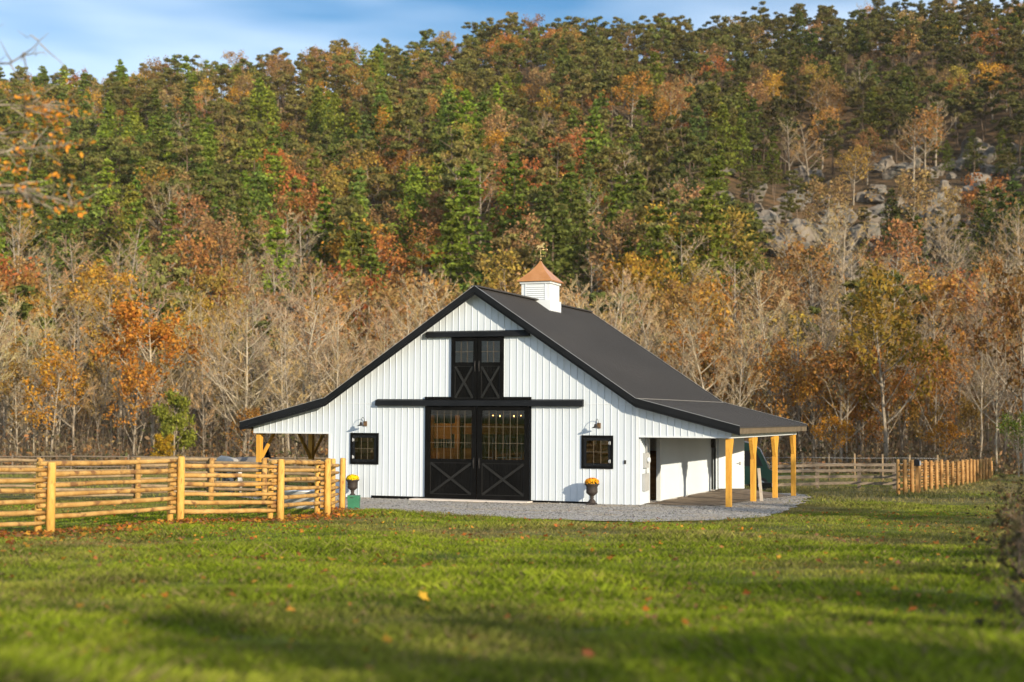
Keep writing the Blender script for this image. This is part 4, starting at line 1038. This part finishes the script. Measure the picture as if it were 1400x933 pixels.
# rocks showing through the trees on the right of the slope
M_rock = noisy('grey_rock', (.13, .105, .08), (.27, .235, .195), scale=.9, detail=9, rough=.9, c3=(.10, .095, .08), scale3=.8, lo3=.5, hi3=.62, bump=1, bscale=2)
rocks = []
for i in range(4):
    g = np.random.default_rng(600 + i); n_ = 16
    import bmesh
    bm = bmesh.new(); bmesh.ops.create_icosphere(bm, subdivisions=3, radius=1)
    pl = [(Vector(g.normal(size=3)).normalized(), g.uniform(.35, .8)) for _ in range(13)]
    for v in bm.verts:
        for nn, dd in pl:
            e = v.co.dot(nn) - dd
            if e > 0: v.co -= nn * e
        v.co += Vector(g.normal(0, .045, 3))
    me = bpy.data.meshes.new('rock'); bm.to_mesh(me); bm.free(); me.materials.append(M_rock); rocks.append(me)
def solve_hill(px, py):
    lo, hi = 170., 520.
    for _ in range(40):
        m_ = (lo + hi) / 2; u = (px - 700) / 2000 * m_
        for _2 in range(3): z = float(hz(u, m_)); u = (px - 700) / 2000 * (m_ * .9987 + z * .05)
        if photo_xy(u, m_)[1] > py: lo = m_
        else: hi = m_
    return u, lo
rk = random.Random(77)
def rock(px, py, s, label, group=None):
    u, d = solve_hill(px, py); x, y = W2(u, d); o = link_mesh('boulder', rk.choice(rocks)); o.location = (x, y, float(hz(u, d)) + s * .15)
    o.scale = (s * rk.uniform(.9, 1.6), s * rk.uniform(.8, 1.2), s * rk.uniform(.7, 1.15)); o.rotation_euler = (rk.uniform(-.4, .4), rk.uniform(-.4, .4), rk.uniform(0, 6.28))
    tag(o, label, 'rock', group)
rock(1327, 205, 4.6, 'largest pale grey boulder standing high on the right of the hill'); rock(1352, 212, 3.6, 'pale grey boulder leaning beside the largest one high on the hill')
rock(1312, 222, 2.6, 'small pale boulder below the largest one high on the hill')
for k_ in range(225):
    px, py = rk.gauss(1150, 125), 0; py = 315 + (px - 1150) * rk.uniform(-.15, .2) + rk.gauss(0, 60)
    if k_ > 150: px, py = rk.gauss(1330, 60), rk.gauss(300, 70)
    if not (930 < px < 1400 and 200 < py < 440): continue
    rock(px, py, rk.uniform(1.0, 3.4), 'grey rock jutting from the brown slope among dark pines on the right', 'rocks on the right of the slope')

# ------------------------------------------------------------------ the row of trees along the foot of the hill
FRONT = register([make_bare(500 + i, 18, 1.25, base=.22 + .06 * (i % 4), reach=.22 + .035 * (i % 3), r0=.15, lean=.10, up=.7 + .09 * (i % 4), wob=.06) for i in range(7)], M_bark_pale, True)
FRONT2 = register([make_bare(520 + i, 17, 1.3, base=.25 + .07 * (i % 4), reach=.20 + .04 * (i % 3), r0=.13, lean=.12, up=.75 + .09 * (i % 4), wob=.07) for i in range(7)], M_bark, True)
SPREAD = register([make_bare(540 + i, 17, 1.35, base=.2, reach=.40, r0=.20, up=.6, lean=.08, wob=.05) for i in range(3)], M_bark_pale, True)
LEAFY = register([make_autumn(560 + i, 14, 1900, .42, base=.25, reach=.40) for i in range(4)], M_bark)
BUSHY = register([make_autumn(575 + i, 10, 4200, .40, base=.06, reach=.34) for i in range(2)], M_bark)
SYC = register([make_autumn(580, 17, 3400, .45, base=.32, reach=.42, r0=.27)], M_bark_pale)
def at_tree(px, d): u = (px - 700) / 2000 * d; x, y = W2(u, d); return (x, y, float(surf(u, d)) - .25)
def front(px, d, K, hpx, colr, label, group=None, name='bare_tree', wid=1.0, base=17, seed=None):
    H = hpx / 2000 * d; s = H / base; k = K[(seed if seed is not None else rt.randrange(99)) % len(K)]
    return plant(name, k, at_tree(px, d), (s * wid, s), rt.uniform(0, 6.28), colr, label, 'tree', group)
front(212, 132, SYC, 215, (.46, .19, .03), 'large orange leaved sycamore with white limbs rising behind the log corral', name='sycamore_tree', seed=0, wid=1.05)
front(240, 126, BUSHY, 108, (.20, .215, .03), 'bushy yellow green tree standing under the orange sycamore', name='bushy_tree', base=10, wid=.95, seed=0)
front(226, 121, BUSHY, 52, (.40, .25, .02), 'low golden bush at the foot of the yellow green tree', name='golden_bush', base=10, wid=1.3, seed=1)
front(338, 130, SPREAD, 235, (.30, .24, .17), 'white limbed bare tree just left of the barn roof tip', seed=0, wid=1.0)
front(404, 138, SPREAD, 255, (.30, .22, .14), 'tall spreading bare tree behind the left slope of the barn roof', seed=1, wid=.95)
front(1212, 126, LEAFY, 262, (.24, .155, .022), 'tall olive yellow leaved tree right of the barn, highest on that side', name='autumn_tree', base=14, wid=.86, seed=2)
front(1150, 128, LEAFY, 175, (.26, .12, .03), 'brown orange tree left of the tall olive yellow tree', name='autumn_tree', base=14, wid=1.05, seed=3)
front(1140, 121, LEAFY, 80, (.44, .20, .02), 'low orange yellow tree behind the grey board fence', name='autumn_tree', base=14, wid=1.1, seed=1)
front(1292, 123, LEAFY, 74, (.40, .18, .02), 'low orange tree above the long log fence', name='autumn_tree', base=14, wid=1.3, seed=0)
front(1361, 119, FRONT, 190, (.26, .19, .13), 'pale bare sycamore at the right beyond the end of the long log fence', seed=2, wid=.8)
front(1338, 125, FRONT2, 230, (.2, .14, .09), 'grey bare tree left of the pale sycamore beyond the log fence', seed=2, wid=.8)
front(1400, 116, LEAFY, 300, (.20, .10, .03), 'dark brown leaved tree at the right edge of the wood', name='autumn_tree', base=14, wid=.7, seed=2)
front(1392, 112, LEAFY, 90, (.11, .15, .02), 'small green tree at the right edge of the field', name='bushy_tree', base=14, wid=1.0, seed=3)
def hill_special(px, py, K, colr, hpx, label, wid=1.1, base=13, name='autumn_tree'):
    u, d = solve_hill(px, py); x, y = W2(u, d); s = hpx / 2000 * d / base
    plant(name, K[rt.randrange(len(K))], (x, y, float(hz(u, d)) - .3), (s * wid, s), rt.uniform(0, 6), colr, label)
hill_special(582, 415, LEAFY, (.55, .22, .012), 78, 'bright orange domed tree low on the hill above the left roof slope', 1.25, 14)
hill_special(330, 425, LEAFY, (.44, .16, .02), 70, 'deep orange tree low on the hill above the spreading bare tree', 1.3, 14)
hill_special(778, 330, LEAFY, (.48, .11, .025), 75, 'red orange tree on the hill above and right of the cupola', .9, 14)
hill_special(822, 325, LEAFY, (.52, .18, .025), 65, 'bright orange tree right of the red orange tree on the hill', .9, 14)
hill_special(258, 365, PINE, (.06, .13, .02), 88, 'dark green layered hemlock low on the left of the hill', 1.25, 16, 'hemlock_tree')
hill_special(545, 140, LEAFY, (.46, .17, .02), 40, 'small orange tree among the pines high on the left', 1, 14)
hill_special(945, 130, LEAFY, (.44, .17, .03), 48, 'orange tree among the pines high right of the middle', 1.1, 14)
# the rest of the row
px = -60.
while px < 1460:
    for layer, (d0, hh) in enumerate(((131, 205), (141, 225), (153, 240))):
        x_ = px + rt.uniform(-16, 16) + layer * 9; d_ = d0 + rt.uniform(-4, 5)
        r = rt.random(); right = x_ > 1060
        if 1020 > x_ > 480 and layer == 0 and rt.random() < .4: continue
        side = 'left of the barn' if x_ < 440 else 'behind the barn' if x_ < 1000 else 'right of the barn'
        if r < .17 + .15 * right:
            big = rt.uniform(.42, .85); c = jitter(rt.choice([(.38, .185, .035), (.42, .21, .03), (.34, .155, .035), (.30, .18, .04)]), .15)
            front(x_, d_, LEAFY, hh * big, c, f'brown orange leaved tree in the row below the hill {side}', f'brown orange trees in the row {side}', 'autumn_tree', rt.uniform(.7, 1), 14)
        elif r < .55: front(x_, d_, FRONT if not right else FRONT2, hh * rt.uniform(.6, 1.25), jitter((.36, .265, .14) if not right else (.22, .155, .10), .2), f'pale trunked bare tree in the row below the hill {side}', f'pale bare trees in the row {side}', 'bare_tree', rt.uniform(.75, 1.05), 18)  # rightmost trees darker: the shade there put into bark and twig colour
        else: front(x_, d_, FRONT2, hh * rt.uniform(.55, 1.2), jitter((.34, .23, .10) if rt.random() < .6 else (.28, .21, .12), .25), f'grey brown bare tree in the row below the hill {side}', f'grey brown bare trees in the row {side}', 'bare_tree', rt.uniform(.75, 1.05), 17)
    px += rt.uniform(15, 25)
# undergrowth along the foot of the wood
def undergrowth():
    g = np.random.default_rng(8); n = 8000
    D = g.uniform(117, 185, n); U = g.uniform(-.42, .42, n) * D
    keep = ~((D < 124) & (np.abs(U / D * 2000 + 700 - 330) < 60)); D, U = D[keep], U[keep]; n = len(D)
    hgt = g.uniform(.4, 2.2, n) * (1 + 1.2 * (g.random(n) < .25)) * np.clip((D - 115) / 12, .3, 1.0)
    bx = CAM.x + U * RH.x + D * FH.x; by = CAM.y + U * RH.y + D * FH.y; bz = surf(U, D)
    m = 13
    C = np.stack([np.repeat(bx, m) + g.normal(0, .75, n * m), np.repeat(by, m) + g.normal(0, .75, n * m), np.repeat(bz, m) + np.repeat(hgt, m) * g.uniform(0, 1, n * m)], 1)
    V, F = leaves_np(C, .42, g)
    pal = np.array([(.18, .12, .06), (.24, .15, .07), (.13, .10, .05), (.08, .085, .03), (.28, .14, .05), (.20, .16, .09)]); ci = g.integers(0, len(pal), n); cc = np.repeat(np.repeat(pal[ci], m, 0), 4, 0)
    A = np.stack([np.repeat(bx, 4), np.repeat(by, 4), np.repeat(bz, 4)], 1) + g.normal(0, .5, (n * 4, 3)) * [1, 1, 0]
    B = A + g.normal(0, .45, (n * 4, 3)) + np.array([0, 0, 1.]) * np.repeat(hgt, 4)[:, None] * g.uniform(.7, 1.5, (n * 4, 1))
    V2, F2 = twig_np(list(zip(A, B)), .045, g); c2 = np.tile(np.array([[.19, .145, .10]]), (len(V2), 1)) * g.uniform(.7, 1.2, (len(V2) // 4, 1)).repeat(4, 0)
    Vv = np.concatenate([V, V2]); Ff = np.concatenate([F, F2 + len(V)]); Cc = np.concatenate([cc, c2]); Cc = np.concatenate([Cc, np.ones((len(Cc), 1))], 1)
    return np_mesh('undergrowth', Vv, Ff, [M_leaf_s], colors=Cc)
tag(link_mesh('undergrowth', undergrowth()), 'brown undergrowth along the foot of the woods', None, None, 'stuff')

# oak at the left whose lowest boughs reach into the picture; hedge shrubs and shade trees at the right
def oak():
    base = at(-230, 17.5); g = np.random.default_rng(31)
    e = thing('oak_tree', 'oak with orange leaves whose twigs reach in at the left edge', 'tree', base[:])
    def P(px, py, d): u = (px - 22 - 700) / 2000 * d; x, y = W2(u, d); return np.array([x - base.x, y - base.y, 2.8045 + (566 - py) / 2000 * d - base.z])
    V, F = tubes_np([(np.array([(0, 0, -.3), (.05, 0, 1.5), (.0, .1, 3.2), (.15, .1, 5), (.1, .2, 7), (.3, .3, 9)]), [.30, .25, .22, .17, .12, .05])], 10)
    link_mesh('trunk', np_mesh('trunk', V, F, [M_bark], smooth=True), e)
    segs = []; tips = []
    boughs = [[(-230, 330, 17.5), (-120, 250, 17.5), (-40, 215, 17.8), (30, 205, 18), (75, 200, 18)], [(-230, 250, 17.5), (-110, 190, 17.6), (-30, 150, 17.8), (35, 140, 17.9), (80, 143, 18)],
              [(-230, 370, 17.5), (-130, 300, 17.2), (-50, 262, 17), (20, 248, 17), (75, 268, 17), (112, 282, 17)], [(-230, 180, 17.5), (-120, 110, 17), (-40, 75, 16.5), (30, 88, 16), (72, 52, 16)],
              [(-230, 300, 17.5), (-120, 235, 18), (-30, 190, 18.4), (50, 178, 18.6), (95, 196, 18.6)], [(-230, 420, 17.5), (-140, 330, 17.6), (-50, 285, 17.4), (10, 262, 17.2), (60, 272, 17.2)]]
    for b_ in boughs:
        pts = np.array([P(*q) for q in b_]); t = np.linspace(0, 1, len(pts)); tt = np.linspace(0, 1, 12); pp = np.stack([np.interp(tt, t, pts[:, c]) for c in range(3)], 1) + g.normal(0, .02, (12, 3))
        segs.append((pp, .032 * (1 - tt * .9)))
        for k in range(26):
            i = g.integers(4, 12); p0 = pp[i]; dd = (pp[-1] - pp[5]); dd /= np.linalg.norm(dd); dd = dd * g.uniform(.3, 1) + g.normal(0, .55, 3); L = g.uniform(.15, .5); s = np.linspace(0, 1, 4)
            q = p0 + dd * (L * s)[:, None] + g.normal(0, .02, (4, 3)); segs.append((q, .009 * (1 - s * .8))); tips.append((q[-1], b_[1][1])); tips.append((q[2], b_[1][1]))
    V, F = tubes_np(segs, 5); link_mesh('branch', np_mesh('branch', V, F, [M_bark], smooth=True), e)
    C = np.concatenate([t + g.normal(0, .06, (g.integers(2, 8), 3)) for t, y in tips if y > 150 and g.random() < .55])
    V, F = leaves_np(C, .07, g, aspect=.6); o = link_mesh('leaves', np_mesh('leaves', V, F, [M_leaf]), e); o.color = (.60, .25, .03, 1)
oak()
def shrub(px, d, H, W_, colr, label, seed, name='hedge_shrub'):
    g = np.random.default_rng(seed); b_ = at(px, d); e = thing(name, label, 'shrub', b_[:])
    n = int(130 * H * W_); segs = []
    tips = []
    for k in range(int(26 * W_)):
        a = g.uniform(0, 6.28); r = g.uniform(0, W_ * .35); p0 = np.array([r * math.cos(a), r * math.sin(a), -.1]); s = np.linspace(0, 1, 5); out = np.array([math.cos(a), math.sin(a), 0]) * W_ * g.uniform(.1, .5)
        q = p0 + np.array([0, 0, 1.]) * (H * g.uniform(.5, 1.05) * s)[:, None] + out * (s ** 1.6)[:, None] + g.normal(0, .04, (5, 3)); segs.append((q, .014 * (1 - s * .8))); tips += [(q[i], q[i] + g.normal(0, .28, 3) + [0, 0, .12]) for i in (1, 2, 2, 3, 3, 3, 4, 4, 4)]
    V, F = tubes_np(segs, 4); V2, F2 = twig_np(tips, .008, g); link_mesh('stem', np_mesh('stem', np.concatenate([V, V2]), np.concatenate([F, F2 + len(V)]), [M_bark_pine]), e)
    E2 = np.array([t[1] for t in tips]); C = E2[g.integers(0, len(E2), n * 6)] + g.normal(0, .10, (n * 6, 3)); V, F = leaves_np(C, .085, g); o = link_mesh('leaves', np_mesh('leaves', V, F, [M_leaf]), e); o.color = (*colr, 1)
for k_, (px, d, H, W_, c, lb_) in enumerate([(1470, 11.5, .6, .9, (.05, .045, .018), 'dark brown hedge shrub nearest the camera at the right edge'), (1452, 14, .7, 1.0, (.05, .045, .018), 'dark low shrub in the hedge second from the camera'),
        (1438, 17.5, .85, 1.1, (.07, .05, .02), 'brownish shrub in the middle of the hedge at the right edge'), (1436, 22, .9, 1.1, (.10, .055, .02), 'russet shrub in the hedge at the right edge of the lawn'), (1426, 28, 1.0, 1.2, (.06, .05, .02), 'dark shrub farthest along the hedge at the right edge')]):
    shrub(px, d, H, W_, c, lb_, 700 + k_)
# shade trees standing right of the field, outside the photograph, whose shadows fall across the lawn and the end of the woods; the last five, behind the lens, are added to darken the near lawn
for k_, (u, d, H, K) in enumerate([(36, 4, 13, LEAFY), (41, 24, 16, LEAFY), (38, 33, 17, LEAFY), (46, 48, 18, LEAFY), (55, 66, 19, LEAFY), (62, 78, 20, LEAFY), (72, 88, 20, LEAFY), (80, 100, 21, LEAFY), (64, 58, 19, LEAFY), (88, 84, 21, LEAFY), (8, -20.5, 10.5, LEAFY), (15, -20.5, 10.5, LEAFY), (22, -20, 10.5, LEAFY), (29, -18, 11, LEAFY), (36, -12, 11.5, LEAFY)]):
    x, y = W2(u, d); s_ = H / 14
    plant('autumn_tree', K[k_ % 4], (x, y, float(gz(u, d)) - .2), (s_ * 1.05, s_), k_ * 1.3, jitter((.28, .15, .04), .15), 'brown leaved field tree standing outside the photograph on the sunny side', 'tree', 'field trees outside the photograph')
# ------------------------------------------------------------------ grass and fallen leaves
M_grass = mat('grass', (.08, .12, .02), .75, spec=.15); n, l, b = nodes(M_grass); gg = n.new('ShaderNodeNewGeometry')
gc = meadow_colour(n, l, gg.outputs['Position'])
hs = n.new('ShaderNodeHueSaturation'); l.new(gc, hs.inputs['Color'])
l.new(maprange(n, l, gg.outputs['Random Per Island'], 0, 1, .6, 1.5), hs.inputs['Value'])
wn_ = n.new('ShaderNodeTexWhiteNoise'); wn_.noise_dimensions = '1D'; l.new(gg.outputs['Random Per Island'], wn_.inputs['W'])
gcol = mixc(n, l, maprange(n, l, wn_.outputs['Value'], .86, .9), hs.outputs[0], (.24, .19, .085))
l.new(gcol, b.inputs['Base Color']); tr_ = n.new('ShaderNodeBsdfTranslucent'); l.new(gcol, tr_.inputs[0]); ms = n.new('ShaderNodeMixShader'); ms.inputs[0].default_value = .3
l.new(b.outputs[0], ms.inputs[1]); l.new(tr_.outputs[0], ms.inputs[2]); l.new(ms.outputs[0], n['Material Output'].inputs[0])
gpoly = [Vector((x, y)) for x, y in grav_out]
def in_poly(x, y, poly):
    c = np.zeros(len(x), bool)
    for i in range(len(poly)):
        (x1, y1), (x2, y2) = poly[i], poly[i - 1]
        if y1 == y2: continue
        c ^= ((y1 > y) != (y2 > y)) & (x < (x2 - x1) * (y - y1) / (y2 - y1) + x1)
    return c
def grass():
    g = np.random.default_rng(5); Vs = []
    for d0, d1, dens, hm, wd in ((7.6, 11, 4200, .08, .0055), (11, 16, 2600, .075, .0065), (16, 26, 1300, .065, .008), (26, 48, 620, .052, .010), (48, 118, 40, .09, .026)):
        area = .54 * (d1 ** 2 - d0 ** 2); n_ = int(area * dens)
        D = np.sqrt(g.uniform(d0 ** 2, d1 ** 2, n_)); U = g.uniform(-.54, .54, n_) * D
        X = CAM.x + U * RH.x + D * FH.x; Y = CAM.y + U * RH.y + D * FH.y
        k = ~in_poly(X, Y, [(x_ * .955, (y_ - 4) * .955 + 4) for x_, y_ in grav_out]) & ~(in_poly(X, Y, grav_out) & (g.random(n_) < .6 + .35 * np.sin(X * 2.3) * np.sin(Y * 2.9 + X))) & ~((np.abs(X) < 5.6) & (Y > 0) & (Y < 11.8))
        cl = np.sin(X * 1.7 + np.sin(Y * 1.1) * 2) * np.sin(Y * 1.9 + np.sin(X * .7) * 2)
        k &= g.random(n_) < .62 + .38 * cl
        X, Y, U, D, cl = X[k], Y[k], U[k], D[k], cl[k]; n2 = len(X); Z = gz(U, D)
        tuft = np.clip(np.sin(X * .55 + 1.2) * np.sin(Y * .6 + .5 * np.sin(X * .4)) - .35, 0, 1)
        h = hm * g.uniform(.35, 1.25, n2) * (1 + .4 * cl + 2.2 * tuft); a = g.uniform(0, 6.28, n2); w = wd * g.uniform(.6, 1.3, n2)
        lean = g.normal(0, .55, (n2, 2)) * h[:, None]
        dx, dy = np.cos(a) * w / 2, np.sin(a) * w / 2
        A = np.stack([X - dx, Y - dy, Z - .01], 1); B = np.stack([X + dx, Y + dy, Z - .01], 1)
        Cm = np.stack([X + dx * .7 + lean[:, 0] * .4, Y + dy * .7 + lean[:, 1] * .4, Z + h * .6], 1); T = np.stack([X + lean[:, 0], Y + lean[:, 1], Z + h], 1)
        Vs.append(np.stack([A, B, Cm, T], 1).reshape(-1, 3))
    V = np.concatenate(Vs); return np_mesh('grass', V, np.arange(len(V)).reshape(-1, 4), [M_grass])
tag(link_mesh('grass', grass()), 'short green and straw coloured pasture grass in front of the barn', None, None, 'stuff')
def stones():
    g = np.random.default_rng(15); n_ = 26000
    xs_ = np.array(grav_out); X = g.uniform(xs_[:, 0].min(), xs_[:, 0].max(), n_); Y = g.uniform(xs_[:, 1].min(), 12, n_)
    k = in_poly(X, Y, grav_out) & ~((X > 5.3) & (X < 8.1) & (Y > .5)) & ~((np.abs(X) < 2.3) & (Y > -.6)); X, Y = X[k], Y[k]
    n2 = len(X); u_, d_ = UD(X, Y); Z = gz(u_, d_) + .03; s = g.gamma(4, .0045, n2) + .006
    O = np.array([(1, 0, 0), (0, 1, 0), (-1, 0, 0), (0, -1, 0), (0, 0, 1.)]); P = O[None] * s[:, None, None] * g.uniform(.55, 1.3, (n2, 5, 1)) * np.array([1, 1, .7])
    a = g.uniform(0, 6.28, n2)[:, None]; R_ = np.stack([P[..., 0] * np.cos(a) - P[..., 1] * np.sin(a), P[..., 0] * np.sin(a) + P[..., 1] * np.cos(a), P[..., 2]], -1)
    V = (R_ + np.stack([X, Y, Z], 1)[:, None]).reshape(-1, 3); b5 = (np.arange(n2) * 5)[:, None]
    F = np.concatenate([b5 + np.array([[i, (i + 1) % 4, 4]]) for i in range(4)])
    t = g.uniform(.10, .40, n2); c = np.stack([t, t * g.uniform(.90, .97, n2), t * g.uniform(.76, .93, n2), np.ones(n2)], 1)
    return np_mesh('gravel_stones', V, F, [M_bark_attr], colors=np.repeat(c, 5, 0))
tag(link_mesh('gravel_stones', stones()), 'loose grey and tan stones of the gravel apron', None, None, 'stuff')
def litter():
    g = np.random.default_rng(9); P = []; S = []
    n1 = 2600   # drift along the corral fence
    for i in range(len(fp) - 1):
        a, b_ = fp[i], fp[i + 1]
        m = int(n1 * (b_ - a).length / 22); t = g.random(m); off = -np.abs(g.normal(0, .9, m)) + .3
        dirv = (b_ - a).normalized(); nv = np.array([dirv.y, -dirv.x]); 
        sgn = 1 if nv @ np.array([CAM.x - a.x, CAM.y - a.y]) > 0 else -1
        P.append(np.stack([a.x + (b_.x - a.x) * t, a.y + (b_.y - a.y) * t], 1) + nv * sgn * (-off)[:, None]); S.append(g.uniform(.03, .075, m))
    m = 5200; D = np.sqrt(g.uniform(9 ** 2, 44 ** 2, m)); U = g.uniform(-.4, .4, m) * D
    cl = np.sin(U * .8 + D * .3) * np.sin(D * .5 + 1) ; k = g.random(m) < .35 + .5 * np.clip(cl, 0, 1); D, U = D[k], U[k]; m = len(D)
    P.append(np.stack([CAM.x + U * RH.x + D * FH.x, CAM.y + U * RH.y + D * FH.y], 1)); S.append(g.uniform(.026, .066, m))
    m = 500; D = g.uniform(20, 33, m); U = g.uniform(-.38, -.12, m) * D
    P.append(np.stack([CAM.x + U * RH.x + D * FH.x, CAM.y + U * RH.y + D * FH.y], 1)); S.append(g.uniform(.025, .065, m))
    P = np.concatenate(P); S = np.concatenate(S); k = ~in_poly(P[:, 0], P[:, 1], grav_out) | (g.random(len(P)) < .03); P, S = P[k], S[k]
    u_, d_ = UD(P[:, 0], P[:, 1]); Z = gz(u_, d_) + g.uniform(.03, .085, len(P)); n2 = len(P)
    a = g.uniform(0, 6.28, n2); s = S * g.uniform(.6, 1.4, n2)
    # lobed leaf: eight corners round a centre fold
    ang = np.arange(10) * 2 * np.pi / 10; rad = np.array([1, .55, .9, .5, .8, .35, .8, .5, .9, .55])
    tx, ty = g.normal(0, .35, n2), g.normal(0, .35, n2)
    lx = np.cos(ang)[None] * rad[None] * s[:, None]; ly = np.sin(ang)[None] * rad[None] * s[:, None] * .75
    X = lx * np.cos(a)[:, None] - ly * np.sin(a)[:, None]; Y = lx * np.sin(a)[:, None] + ly * np.cos(a)[:, None]
    Zl = X * tx[:, None] + Y * ty[:, None] + np.abs(ly) * g.uniform(.1, .7, (n2, 1))
    V = np.stack([P[:, 0:1] + X, P[:, 1:2] + Y, Z[:, None] + Zl], -1).reshape(-1, 3); F = np.arange(n2 * 10).reshape(-1, 10)
    pal = np.array([(.50, .17, .02), (.42, .14, .03), (.34, .12, .04), (.48, .24, .03), (.26, .12, .06)]); c = np.repeat(pal[g.integers(0, len(pal), n2)], 10, 0)
    return np_mesh('fallen_leaves', V, F, [M_leaf_s], colors=np.concatenate([c, np.ones((len(c), 1))], 1))
tag(link_mesh('fallen_leaves', litter()), 'orange and brown fallen leaves scattered over the grass', None, None, 'stuff')

# thin warm air between the lens and the far slope
hm = bpy.data.materials.new('haze_air'); hm.use_nodes = True; hn, hl = hm.node_tree.nodes, hm.node_tree.links
hn.remove(hn['Principled BSDF']); pv = hn.new('ShaderNodeVolumePrincipled'); pv.inputs['Color'].default_value = (.95, .92, .86, 1); pv.inputs['Density'].default_value = HAZE
hl.new(pv.outputs[0], hn['Material Output'].inputs['Volume'])
hb_ = MB(); hb_.box((-1900, -1900, -12), (1900, 1900, 178)); tag(hb_.build('haze', hm), 'thin autumn haze in front of the far slope', None, None, 'stuff')
